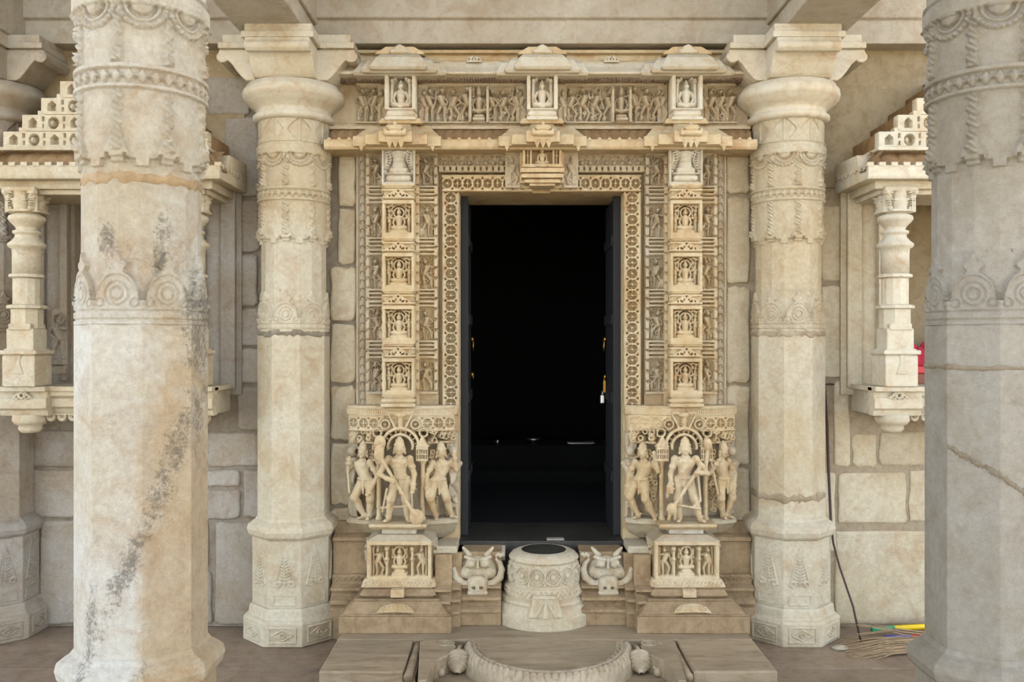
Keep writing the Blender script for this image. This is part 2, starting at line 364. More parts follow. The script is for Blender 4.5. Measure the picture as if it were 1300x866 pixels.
# ------------------------------------------------------------------ rounded sculpture (distance field -> surface)
def snet(F, org, h):
    S = F < 0; nx, ny, nz = F.shape
    cs = list(itertools.product((0, 1), repeat=3))
    sl = {c: (slice(c[0], nx-1+c[0]), slice(c[1], ny-1+c[1]), slice(c[2], nz-1+c[2])) for c in cs}
    cnt = sum(S[sl[c]].astype(np.int8) for c in cs); act = (cnt > 0) & (cnt < 8)
    idx = np.full(act.shape, -1, np.int64); ai = np.argwhere(act); idx[act] = np.arange(len(ai))
    pos = np.zeros((len(ai), 3)); n = np.zeros(len(ai))
    for a in cs:
        for ax in range(3):
            if a[ax] == 0:
                b = list(a); b[ax] = 1; b = tuple(b)
                fa = F[sl[a]][act]; fb = F[sl[b]][act]; cr = (fa < 0) != (fb < 0)
                t = np.where(cr, fa/np.where(cr, fa-fb, 1), 0)
                p = np.tile(np.array(a, float), (len(ai), 1)); p[:, ax] += t
                pos[cr] += p[cr]; n[cr] += 1
    V = (ai+pos/n[:, None])*h+np.array(org)
    Q = []
    for ax in range(3):
        u, v = [(1, 2), (2, 0), (0, 1)][ax]
        s0 = [slice(None)]*3; s1 = [slice(None)]*3; s0[ax] = slice(0, -1); s1[ax] = slice(1, None)
        cr = S[tuple(s0)] != S[tuple(s1)]
        e = np.argwhere(cr); ok = (e[:, u] > 0) & (e[:, v] > 0) & (e[:, u] < F.shape[u]-1) & (e[:, v] < F.shape[v]-1); e = e[ok]
        ins = S[tuple(e.T)]
        def ci(du, dv):
            q = e.copy(); q[:, u] += du; q[:, v] += dv; return idx[tuple(q.T)]
        q = np.stack([ci(-1, -1), ci(0, -1), ci(0, 0), ci(-1, 0)], -1)
        q[~ins] = q[~ins][:, ::-1]; Q.append(q)
    return V, np.concatenate(Q)

class SDF:
    def __init__(s): s.ops = []
    def cap(s, a, b, ra, rb=None, k=.02): s.ops.append(('cap', np.array(a, float), np.array(b, float), ra, ra if rb is None else rb, k)); return s
    def ell(s, c, r, k=.02): s.ops.append(('ell', np.array(c, float), np.array(r, float), 0, 0, k)); return s
    def box(s, c, r, rd=.01, k=.01): s.ops.append(('box', np.array(c, float), np.array(r, float), rd, 0, k)); return s
    def sub(s, c, r): s.ops.append(('sub', np.array(c, float), np.array(r, float), 0, 0, 0)); return s
    def mesh(s, name, h, lo, hi, scale=1.0, smooth=True):
        lo = np.array(lo, float); hi = np.array(hi, float); n = np.ceil((hi-lo)/h).astype(int)+1
        g = np.stack(np.meshgrid(*[lo[i]+h*np.arange(n[i]) for i in range(3)], indexing='ij'), -1).astype(np.float32)
        F = np.full(g.shape[:3], 9., np.float32)
        for kind, a, b, ra, rb, k in s.ops:
            if kind == 'cap':
                d = (b-a).astype(np.float32); L = float(d@d)+1e-9
                t = np.clip(((g-a.astype(np.float32))@d)/L, 0, 1); q = np.linalg.norm(g-a.astype(np.float32)-t[..., None]*d, axis=-1)-(ra+(rb-ra)*t)
            elif kind == 'ell':
                r = b.astype(np.float32); q = (np.linalg.norm((g-a.astype(np.float32))/r, axis=-1)-1)*float(r.min())
            else:
                r = b.astype(np.float32); dd = np.abs(g-a.astype(np.float32))-(r-ra if kind == 'box' else r)
                q = np.linalg.norm(np.maximum(dd, 0), axis=-1)+np.minimum(dd.max(-1), 0)-(ra if kind == 'box' else 0)
            if kind == 'sub': F = np.maximum(F, -q)
            else:
                hh = np.clip(.5+.5*(F-q)/k, 0, 1); F = F*(1-hh)+q*hh-k*hh*(1-hh)
        F[0] = F[-1] = 1; F[:, 0] = F[:, -1] = 1; F[:, :, 0] = F[:, :, -1] = 1
        V, Q = snet(F, lo, h)
        return fast_mesh(name, V*scale, Q, smooth)
# ================================================================== the setting
rnd = random.Random(7)
YW = 5.0                                   # face of the temple wall
# courtyard ground and porch floor
g = MB().box(-60, 60, -60, 1.2, -.30, -.12).build('ground', 'court'); tag(g, kind='structure')
fl = MB().box(-6, 6, 1.2, 5.2, -.3, -.03).build('floor', 'mortar'); tag(fl, kind='structure')
ys = [1.2, 2.05, 2.95, 3.75, 4.35, 5.0]
for j in range(len(ys)-1):
    x = -5.6-rnd.random()*.6
    while x < 5.4:
        w = .9+rnd.random()*.7
        b = MB().box(x+.004, x+w-.004, ys[j]+.004, ys[j+1]-.004, -.06, 0.0+rnd.uniform(-.0015, .0015))
        b.build('floor_slab', 'floor', fl, bevel=.004); x += w

# back wall: mortar core with openings for the door and the two niches
NX = 2.27; NHW = .36; NZ0, NZ1 = 1.36, 2.44
wall = thing('wall_back', None, None); tag(wall, kind='structure')
T = 5.45
for s in (-1, 1):
    core = MB()
    def cb_(x0, x1, *r): core.box(*sorted((s*x0, s*x1)), *r)
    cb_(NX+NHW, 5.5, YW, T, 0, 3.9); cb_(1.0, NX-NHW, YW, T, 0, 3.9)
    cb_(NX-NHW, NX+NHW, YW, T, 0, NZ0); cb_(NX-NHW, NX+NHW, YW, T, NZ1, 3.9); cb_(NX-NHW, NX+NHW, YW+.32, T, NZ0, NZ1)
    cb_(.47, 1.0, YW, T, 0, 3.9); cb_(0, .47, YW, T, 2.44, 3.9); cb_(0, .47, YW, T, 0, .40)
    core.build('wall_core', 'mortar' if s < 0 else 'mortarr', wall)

def wall_stone(x0, y0, x1, y1, mat, proud=.018, d=YW):
    """one irregular rounded ashlar block given by its corners in the photograph on the wall face"""
    X0, X1 = wx(x0, d), wx(x1, d); Z1, Z0 = wz(y0, d), max(wz(y1, d), 0.004)
    def outline(ins, jit):
        pts = []
        c = min(.022, (X1-X0)*.2, (Z1-Z0)*.2)+ins*.5
        a = (X0+ins, X1-ins, Z0+ins, Z1-ins)
        for (px, pz, sx, sz) in ((a[0], a[2], 1, 1), (a[1], a[2], -1, 1), (a[1], a[3], -1, -1), (a[0], a[3], 1, -1)):
            e1 = (px+sx*c, pz); e2 = (px, pz+sz*c); m = (px+sx*c*.3, pz+sz*c*.3)
            pts += [e2, m, e1] if sx*sz > 0 else [e1, m, e2]
        out = []
        for i in range(len(pts)):
            p = pts[i]; q = pts[(i+1) % len(pts)]; out.append(p)
            if math.hypot(q[0]-p[0], q[1]-p[1]) > .08: out += [(p[0]+(q[0]-p[0])*t, p[1]+(q[1]-p[1])*t) for t in (.33, .67)]
        return out
    o = outline(0, 0); jit = [(rnd.uniform(-.006, .006), rnd.uniform(-.006, .006)) for _ in o]
    n = len(o); V = []; layers = ((0, .012), (0.0, -proud*.45), (.006, -proud*.85), (.016, -proud))
    cx, cz = (X0+X1)/2, (Z0+Z1)/2
    for ins, y in layers:
        for (p, j) in zip(o, jit):
            fx = max(0, 1-ins/abs(X1-X0)*2); fz = max(0, 1-ins/abs(Z1-Z0)*2)
            V.append((cx+(p[0]+j[0]-cx)*fx, d+y, cz+(p[1]+j[1]-cz)*fz))
    F = []
    for k in range(3):
        for i in range(n): F.append((k*n+i, k*n+(i+1) % n, (k+1)*n+(i+1) % n, (k+1)*n+i))
    F.append(tuple(3*n+i for i in range(n)))
    MB().add(V, F).build('stone_block', mat, wall, smooth=False)

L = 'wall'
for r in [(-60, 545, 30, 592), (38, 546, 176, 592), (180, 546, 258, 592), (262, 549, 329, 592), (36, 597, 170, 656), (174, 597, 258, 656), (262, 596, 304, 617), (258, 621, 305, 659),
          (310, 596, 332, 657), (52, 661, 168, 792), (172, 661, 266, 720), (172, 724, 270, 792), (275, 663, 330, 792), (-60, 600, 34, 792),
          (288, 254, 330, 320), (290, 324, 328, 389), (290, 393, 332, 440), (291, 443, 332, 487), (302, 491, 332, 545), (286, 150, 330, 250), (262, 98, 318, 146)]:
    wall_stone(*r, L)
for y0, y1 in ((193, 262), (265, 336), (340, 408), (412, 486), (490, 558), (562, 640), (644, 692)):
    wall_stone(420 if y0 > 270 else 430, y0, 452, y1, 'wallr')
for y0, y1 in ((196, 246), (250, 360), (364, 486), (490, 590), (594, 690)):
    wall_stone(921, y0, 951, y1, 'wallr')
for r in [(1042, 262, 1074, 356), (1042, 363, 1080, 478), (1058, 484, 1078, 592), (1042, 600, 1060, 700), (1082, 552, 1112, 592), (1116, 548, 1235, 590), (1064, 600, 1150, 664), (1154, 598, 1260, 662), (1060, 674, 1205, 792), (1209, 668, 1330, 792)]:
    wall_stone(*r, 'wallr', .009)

# plain plastered fields high on the wall beside the columns
for s in (-1, 1):
    x0, x1 = (1.50, 3.2) if s > 0 else (-2.86, -1.66)
    MB().box(x0, x1, YW-.012, YW+.01, 2.46, 3.30).build('plaster_field', 'plaster', wall)

# beams: across above the rear columns, and from rear to front columns
t1 = tag(thing('trim_1', None, None), kind='structure')
ZB = 3.225
b = MB().prism([(4.87, ZB), (4.87, ZB+.125), (4.845, ZB+.135), (4.845, ZB+.60), (5.4, ZB+.60), (5.4, ZB)], -5.5, 5.5); b.build('beam_face', 'beam', t1, bevel=.006)
for n_, sx in ((2, -1), (3, 1)):
    tb = tag(thing('trim_%d' % n_, None, None), kind='structure')
    b = MB().box(min(sx*1.245, sx*1.60), max(sx*1.245, sx*1.60), 2.45, 4.90, ZB, ZB+.60); b.build('beam_body', 'beam', tb, bevel=.012)
    # inner quarter-round arris of the beam
    MB().box(min(sx*1.225, sx*1.25), max(sx*1.225, sx*1.25), 2.45, 4.87, ZB+.10, ZB+.60).build('beam_fillet', 'beam', tb, bevel=.008)
for n_, x0 in ((5, -3.18),):
    tag(MB().box(x0, x0+.36, 2.45, 4.9, ZB, ZB+.6).build('trim_%d' % n_, 'beam', bevel=.01), kind='structure')
ce = tag(MB().box(-5.5, 5.5, 4.2, 5.45, ZB+.60, ZB+.80).build('ceiling', 'ceil'), kind='structure')

# unseen roof slab, added and sized to hold back frontal sky light
hr = tag(MB().box(-1.65, 1.65, -9.0, 1.6, ZB+.60, ZB+.80).build('sky_light_blocker', 'ceil'), kind='structure')

# dark chamber behind the door
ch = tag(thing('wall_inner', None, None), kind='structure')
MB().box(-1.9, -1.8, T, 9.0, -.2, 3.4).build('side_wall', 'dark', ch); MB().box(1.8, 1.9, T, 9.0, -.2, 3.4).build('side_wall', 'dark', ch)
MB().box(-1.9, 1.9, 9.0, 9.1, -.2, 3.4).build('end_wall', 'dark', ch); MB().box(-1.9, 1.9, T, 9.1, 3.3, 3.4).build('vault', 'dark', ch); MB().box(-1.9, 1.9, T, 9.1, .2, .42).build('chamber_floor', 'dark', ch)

# ================================================================== columns
def wrap(T, n, off=0.):
    """angle from the middle of the nearest of n facets"""
    s = 2*np.pi/n; return (T-off+s/2) % s - s/2
AP8 = .181; AP16 = .176; RR = .180
def r8(T, ap=AP8): return ap/np.cos(wrap(T, 8))
def r16(T): return AP16/np.cos(wrap(T, 16, np.pi/16))-.004*np.cos(wrap(T, 16, np.pi/16)*16/2)*0
def sm(e0, e1, x):
    t = np.clip((x-e0)/(e1-e0), 0, 1); return t*t*(3-2*t)

def f_lobe(T, Z):
    ph = wrap(T, 8); u = ph*AP8                      # metres along the facet
    low = r8(T); up = r16(T)-.004
    a = .062
    zb = 1.722+.088*np.sqrt(np.clip(1-(u/a)**2, 0, 1))
    fin = (np.abs(u) < .018*np.clip((1.868-Z)/.05, 0, 1)**.7) & (Z < 1.868)
    fin |= (np.hypot(u, Z-1.832) < .016) | (np.hypot(np.abs(u)-.017, Z-1.826) < .012)
    ins = (Z < zb) | fin
    edge = np.where(np.abs(u) < a, zb, 1.722)-Z
    R = np.where(ins, low, up)
    R = np.maximum(R, np.where(ins, RR+.006, 0))
    R += np.where((edge > 0) & (edge < .012), .004, 0)
    d = np.hypot(u, Z-1.74)
    for q in (.018, .034): R -= np.where(np.abs(d-q) < .0032, .004, 0)*(Z > 1.69)
    d2 = np.hypot(np.abs(u)-.052, Z-1.712); R -= np.where(np.abs(d2-.012) < .003, .004, 0)
    for zz in (1.690, 1.664): R -= np.where(np.abs(Z-zz) < .0028, .005, 0)
    return R

def f_round(T, Z):
    ph = wrap(T, 8); u = ph*RR; v = wrap(T, 8, np.pi/8)*RR
    R = np.full_like(T, RR)
    # hanging teeth at the bottom edge
    tth = wrap(T, 16)*RR; zb = np.where(np.abs(tth) < .018, 2.118, 2.142)+.012*np.where(np.abs(wrap(T, 8)*RR) < .03, 1, 0)
    R = np.where(Z < zb, r16(T)-.006, R+.004)
    # twisted chains
    w = .0145+.004*np.sin(Z*165); tw = .006*np.sin(Z*165+np.pi/2)
    c = np.sqrt(np.clip(1-((u-tw*.6)/w)**2, 0, 1)); ch = (Z > 2.165) & (Z < 2.575) & ~((Z > 2.345) & (Z < 2.425))
    R += np.where(ch, .017*c*(.7+.3*np.sin(Z*330+u*260)), 0)
    # flared foot of each chain
    ft = np.clip((2.205-Z)/.045, 0, 1); R += np.where((Z > 2.145) & (Z < 2.205) & (np.abs(u) < .014+.020*ft), .012, 0)
    ft2 = np.clip((2.465-Z)/.04, 0, 1); R += np.where((Z > 2.425) & (Z < 2.465) & (np.abs(u) < .012+.004*ft2), .009, 0)
    # diamond band
    R += np.where((np.abs(Z-2.355) < .007) | (np.abs(Z-2.415) < .007), .013, 0)
    s = wrap(T, 32)*RR; dm = np.abs(s)/.016+np.abs(Z-2.385)/.020; R += np.where(dm < 1.1, .013*np.clip(1.1-dm, 0, 1)**.3, 0)
    s2 = wrap(T, 32, np.pi/32)*RR; R += np.where(np.hypot(s2, Z-2.385) < .007, .005, 0)
    # half-roundels hanging from the upper moulding
    d = np.hypot(v, (Z-2.598)); low = Z < 2.598
    for q, ww, hh in ((.064, .0085, .011), (.046, .005, .007)): R += np.where(low & (np.abs(d-q) < ww), hh*np.sqrt(np.clip(1-((d-q)/ww)**2, 0, 1)), 0)
    aa = np.arctan2(Z-2.598, v); R += np.where(low & (np.abs(d-.064) < .0065), .004*np.sin(aa*24), 0)
    R += np.where(d < .030, .016*np.sqrt(np.clip(1-(d/.03)**2, 0, 1)), 0)*low
    R -= np.where(low & (d > .03) & (d < .04), .006, 0)
    R += sm(2.592, 2.602, Z)*.018*(Z < 2.645)
    # necking with hourglass carving
    nk = (Z > 2.66) & (Z < 2.785); q = np.abs((Z-2.722)/.055); R += np.where(nk & (np.abs(u) < .012+.045*q**1.4), .008, 0)
    R += np.where(nk & (np.abs(v) < .006), .006, 0)
    R += np.where((Z > 2.645) & (Z < 2.662), .010, 0)
    return R

CM = {}
def column_meshes():
    CM['plinth'] = MB().lathe([(.250, 0), (.250, .118), (.243, .130), (.226, .138), (.220, .178), (.214, .19)], 8, np.pi/8, apothem=True).mesh('plinth')
    d = MB().lathe([(.206, .188), (.206, .548)], 8, np.pi/8, apothem=True); CM['dado'] = d.mesh('dado')
    CM['ring'] = MB().lathe([(.200, .545), (.214, .550), (.226, .565), (.232, .590), (.226, .615), (.208, .630), (.192, .640), (.183, .655)], 8, np.pi/8, apothem=True).mesh('ring')
    CM['shaft'] = MB().lathe([(AP8, .64), (AP8, .9), (AP8, 1.2), (AP8, 1.65)], 8, np.pi/8, apothem=True).mesh('shaft')
    CM['lobe_band'] = radial('lobe_band', 1.65, 1.875, 72, 480, f_lobe)
    CM['fluted_shaft'] = MB().lathe([(AP16-.004, 1.86), (AP16-.004, 2.12)], 16, np.pi/2, apothem=True).mesh('fluted_shaft')
    CM['ornament_band'] = radial('ornament_band', 2.105, 2.80, 230, 512, f_round)
    CM['capital'] = MB().lathe([(.186, 2.780), (.210, 2.785), (.220, 2.797), (.220, 2.815), (.202, 2.828), (.198, 2.836), (.206, 2.850), (.234, 2.872), (.258, 2.892), (.262, 2.900), (.270, 2.905), (.274, 2.93), (.270, 2.952), (.256, 2.962), (.252, 2.980), (.20, 2.99)], 56).mesh('capital', True)
    # leaf triangle carved on a dado face, in face coordinates
    R = Relief(.150, .34, 380)
    R.H[:] = -.004
    zt = .315
    for sd in (-1, 1):
        R.cap(sd*.052, .115, 0, zt, .0055, .003, 0, 1.); R.cap(sd*.022, .115, 0, zt, .004, .002, 0, 1.)
    R.cap(0, .115, 0, zt, .005, .003, 0, 1.2)
    for i in range(9):
        z = .13+i*.017
        for sd in (-1, 1): R.cap(sd*.008, z, sd*(.036*(1-(z-.12)/.21)+.006), z+.012, .0042, .003, 0, 1.2)
    for sd in (-1, 1): R.ring(sd*.036, .122, .013, .0045, .006)
    R.box(-.06, .06, .012, .016, .004); R.box(-.06, .06, .062, .066, .004); R.box(-.06, -.056, .012, .066, .004); R.box(.056, .06, .012, .066, .004)
    R.H[R.H < -.003] = -.0035
    CM['leaf_panel'] = R.mesh('leaf_panel', skirt=False)
    R = Relief(.17, .10, 380); R.H[:] = -.003
    for (a, b_) in (((-.07, .012), (.07, .012)), ((-.07, .088), (.07, .088)), ((-.07, .012), (-.07, .088)), ((.07, .012), (.07, .088))): R.cap(*a, *b_, .004, .004, 0, 1)
    for (a, b_) in (((-.055, .05), (0, .078)), ((0, .078), (.055, .05)), ((.055, .05), (0, .022)), ((0, .022), (-.055, .05))): R.cap(*a, *b_, .004, .004, 0, 1)
    R.ring(0, .05, .012, .004, .005)
    CM['diamond_panel'] = R.mesh('diamond_panel', skirt=False)
    # bracket arm: curled profile, pointing to -Y
    pr = [(-.10, 2.985), (-.215, 2.985), (-.235, 3.0), (-.262, 3.03), (-.290, 3.07), (-.312, 3.092), (-.330, 3.082), (-.352, 3.080), (-.372, 3.096), (-.376, 3.118), (-.360, 3.136), (-.360, 3.15), (-.10, 3.15)]
    CM['bracket'] = MB().prism(pr, -.165, .165).mesh('bracket')
    CM['abacus'] = MB().box(-.185, .185, -.36, .36, 3.15, 3.182).box(-.36, .36, -.185, .185, 3.15, 3.182).box(-.172, .172, -.34, .34, 3.182, 3.226).box(-.34, .34, -.172, .172, 3.182, 3.226).mesh('abacus')
column_meshes()

def column(label, x, y, mats, group, name='temple_column', arms=(0, 1, 2, 3)):
    mb, ms, mu, mc = mats
    t = thing(name, label, 'column', (x, y, 0), group)
    pl = obj('plinth', CM['plinth'], mb, t, bevel=.006)
    da = obj('dado', CM['dado'], mb, t, bevel=.005)
    for k in range(-2, 3):
        a = k*np.pi/4
        obj('leaf_panel', CM['leaf_panel'], mb, da, (.2075*math.sin(a), -.2075*math.cos(a), .195), rotz=a)
        obj('diamond_panel', CM['diamond_panel'], mb, pl, (.2515*math.sin(a), -.2515*math.cos(a), .012), rotz=a)
    obj('ring_moulding', CM['ring'], mb, t, bevel=.003)
    obj('shaft', CM['shaft'], ms, t, bevel=.0025)
    obj('lobe_band', CM['lobe_band'], ms, t)
    obj('fluted_shaft', CM['fluted_shaft'], mu, t, bevel=.003)
    obj('ornament_band', CM['ornament_band'], mu, t)
    obj('capital', CM['capital'], mc, t)
    for k in arms:
        obj('bracket', CM['bracket'], mc, t, rotz=k*np.pi/2, bevel=.006)
    obj('abacus', CM['abacus'], mc, t, bevel=.004)
    return t
FC = ('frontcol',)*4; GC = ('greycol',)*4; RC = ('marble', 'marble', 'marble', 'white')
column('free-standing octagonal marble column with dark lichen streaks and ochre stains', -1.33, 2.816, FC, 'columns at the front of the porch')
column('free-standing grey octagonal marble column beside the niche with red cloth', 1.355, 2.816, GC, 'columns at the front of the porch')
column('cream marble wall column between the carved doorway and the niche without cloth', -1.36, 4.90, RC, 'columns against the temple wall', arms=(0, 1, 3))
column('cream marble wall column beside the leaning iron rod', 1.352, 4.90, RC, 'columns against the temple wall', arms=(0, 1, 3))
column('grey-cream wall column on the far side of the niche without cloth', -3.01, 4.90, ('wall', 'wall', 'wall', 'beam'), 'columns against the temple wall', arms=(0, 1, 3))

def joint(t, z, h, mat, slope=0.0, sides=8, ap=AP8, seed=1, th0=0.0, th1=6.2832):
    """irregular mortar seam round a shaft"""
    r_ = np.random.RandomState(seed); th = np.linspace(th0, th1, 241); rows = []
    n1, n2 = [np.interp(th, np.linspace(th0, th1, 60), r_.uniform(-1, 1, 60)) for _ in range(2)]
    r = ap/np.cos(wrap(th, 8)) if sides == 8 else r16(th)-.004
    x = r*np.sin(th)
    for q, e in ((-1, -.002), (-.8, .0022), (.8, .0022), (1, -.002)):
        zz = z+slope*x+q*h/2+(n1 if q < 0 else n2)*h*.30
        rows.append(np.stack([(r+e)*np.sin(th), -(r+e)*np.cos(th), zz], -1))
    obj('mortar_joint', grid_mesh('mortar_joint', np.array(rows), False, True), mat, t)
cs = [o for o in bpy.data.objects if o.name.startswith('temple_column')]
joint(cs[0], 2.088, .030, 'base', 0, 16, seed=2)
joint(cs[1], 1.520, .016, 'mortar', 0, seed=3); joint(cs[1], 1.15, .020, 'mortar', -.70, seed=4, th0=-1.18, th1=.40)
joint(cs[2], 1.640, .030, 'mortar', 0, seed=5)
joint(cs[3], 1.640, .034, 'mortarr', 0, seed=6); joint(cs[3], .765, .040, 'mortarr', 0, seed=7)
# ================================================================== wall niches
def pierced_tier(hw, h, n):
    R = Relief(2*hw, h, 400, .05); p = 2*hw/n
    for i in range(n):
        c = -hw+(i+.5)*p
        if i % 2 == 0:
            R.cut(c-.021, c+.021, .016, .050, .004); d = np.abs(R.X-c)/.021+(R.Z-.050)/.020
            R.H = np.where((d < 1) & (R.Z >= .05), .004, R.H)
        else:
            R.cutc(c, .042, .028, .031, .004); R.ell(c-.012, .042, .014, .022, .006, .044)
        R.cut(c+p*.5-.006, c+p*.5+.006, .052, .074, .008); R.cut(c+p*.5-.005, c+p*.5+.005, .014, .036, .008)
    return R.mesh('pierced_tier')
PT = {}
def niche_pilaster(parent, x, mat):
    t = obj('pilaster', MB().box(-.084, .084, -.084, .09, 1.365, 1.525).mesh('pilaster'), mat, parent, (x, -.335, 0), bevel=.005)
    def sub(name, mb, sm=False, bev=0.): return mb.build(name, mat, t, bevel=bev, smooth=sm)
    sub('base_cap', MB().box(-.096, .096, -.096, .096, 1.530, 1.552).box(-.080, .080, -.080, .080, 1.520, 1.56), bev=.006)
    lf = MB()
    for s in (-1, 0, 1): lf.add([(-.012, -.086, 1.525), (.012, -.086, 1.525), (.006, -.090, 1.47), (-.006, -.090, 1.47), (.04*s if s else .0, -.086, 1.44)], [(0, 1, 2, 3), (3, 2, 4)]) if s == 0 else None
    sub('drop_leaf', MB().prism([(-.014, 1.528), (.014, 1.528), (.008, 1.49), (.028, 1.43), (-.028, 1.43), (-.008, 1.49)], -.089, -.082, 'y'), bev=.002)
    sub('block', MB().box(-.070, .070, -.070, .070, 1.552, 1.665).box(-.058, .058, -.076, .076, 1.655, 1.69), bev=.006)
    sub('octagon_shaft', MB().lathe([(.070, 1.665), (.070, 1.765), (.088, 1.77), (.088, 1.785), (.070, 1.79)], 8, np.pi/8, apothem=True))
    sub('fluted_drum', MB().lathe([(.067, 1.79), (.067, 1.925), (.085, 1.932), (.085, 1.946), (.067, 1.952)], 12, 0))
    sub('round_drum', MB().lathe([(.070, 1.95), (.070, 2.05), (.072, 2.08), (.090, 2.09), (.092, 2.105), (.074, 2.12), (.058, 2.14), (.056, 2.155), (.068, 2.16), (.068, 2.172), (.050, 2.18), (.056, 2.195), (.082, 2.222), (.090, 2.235), (.086, 2.25), (.062, 2.262), (.06, 2.275)], 32), True)
    R = Relief(.168, .125, 420, .0)
    R.box(-.05, .05, .0, .012, .03); R.cap(0, .02, 0, .05, .036, .042, .0, .8); R.box(-.05, .05, .055, .068, .03)
    R.cap(0, .07, 0, .10, .032, .036, 0., .8)
    R.box(-.084, .084, .103, .125, .028)
    for s in (-1, 1):
        R.cap(s*.060, .095, s*.052, .018, .024, .012, .012, .5)
        for i in range(6): R.cut(s*.058-.014, s*.058+.014, .028+i*.012, .0325+i*.012, .0)
        for i in range(6): R.cutc(s*.042, .026+i*.012, .003, .004, .0)
        R.ell(s*.072, .098, .016, .014, .02, .014)
    cb = sub('capital', MB().box(-.060, .060, -.058, .085, 2.265, 2.395))
    cp = R.mesh('foliage')
    obj('capital_foliage', cp, mat, t, (0, -.058, 2.268)); obj('capital_foliage', cp, mat, t, (-.058, .004, 2.268), rotz=-np.pi/2); obj('capital_foliage', cp, mat, t, (.058, .004, 2.268), rotz=np.pi/2)
    return t

def wave_eave(name, hw, y0, z0, y1, z1, mat, parent, pitch=.105, ret=0.0, xo=0.0):
    """curved sloping eave with ribbed rolls on its upper side"""
    nx = int(hw*2/.0065); nt = 16
    x = np.linspace(-hw, hw, nx); t = np.linspace(0, 1, nt); X, Tt = np.meshgrid(x, t)
    Y = y0+(y1-y0)*Tt; Z = z0-.034*np.sin(np.pi*np.clip(Tt*1.6, 0, 1))+(z1-z0)*Tt**1.5
    rib = .022*np.abs(np.sin(np.pi*X/pitch))**.55*np.sin(np.pi*np.clip(Tt*1.02, 0, 1))**.6
    P = np.stack([X+.25*pitch*Tt, Y, Z+rib], -1)
    return obj(name, grid_mesh(name, P), mat, parent, (xo, 0, 0))

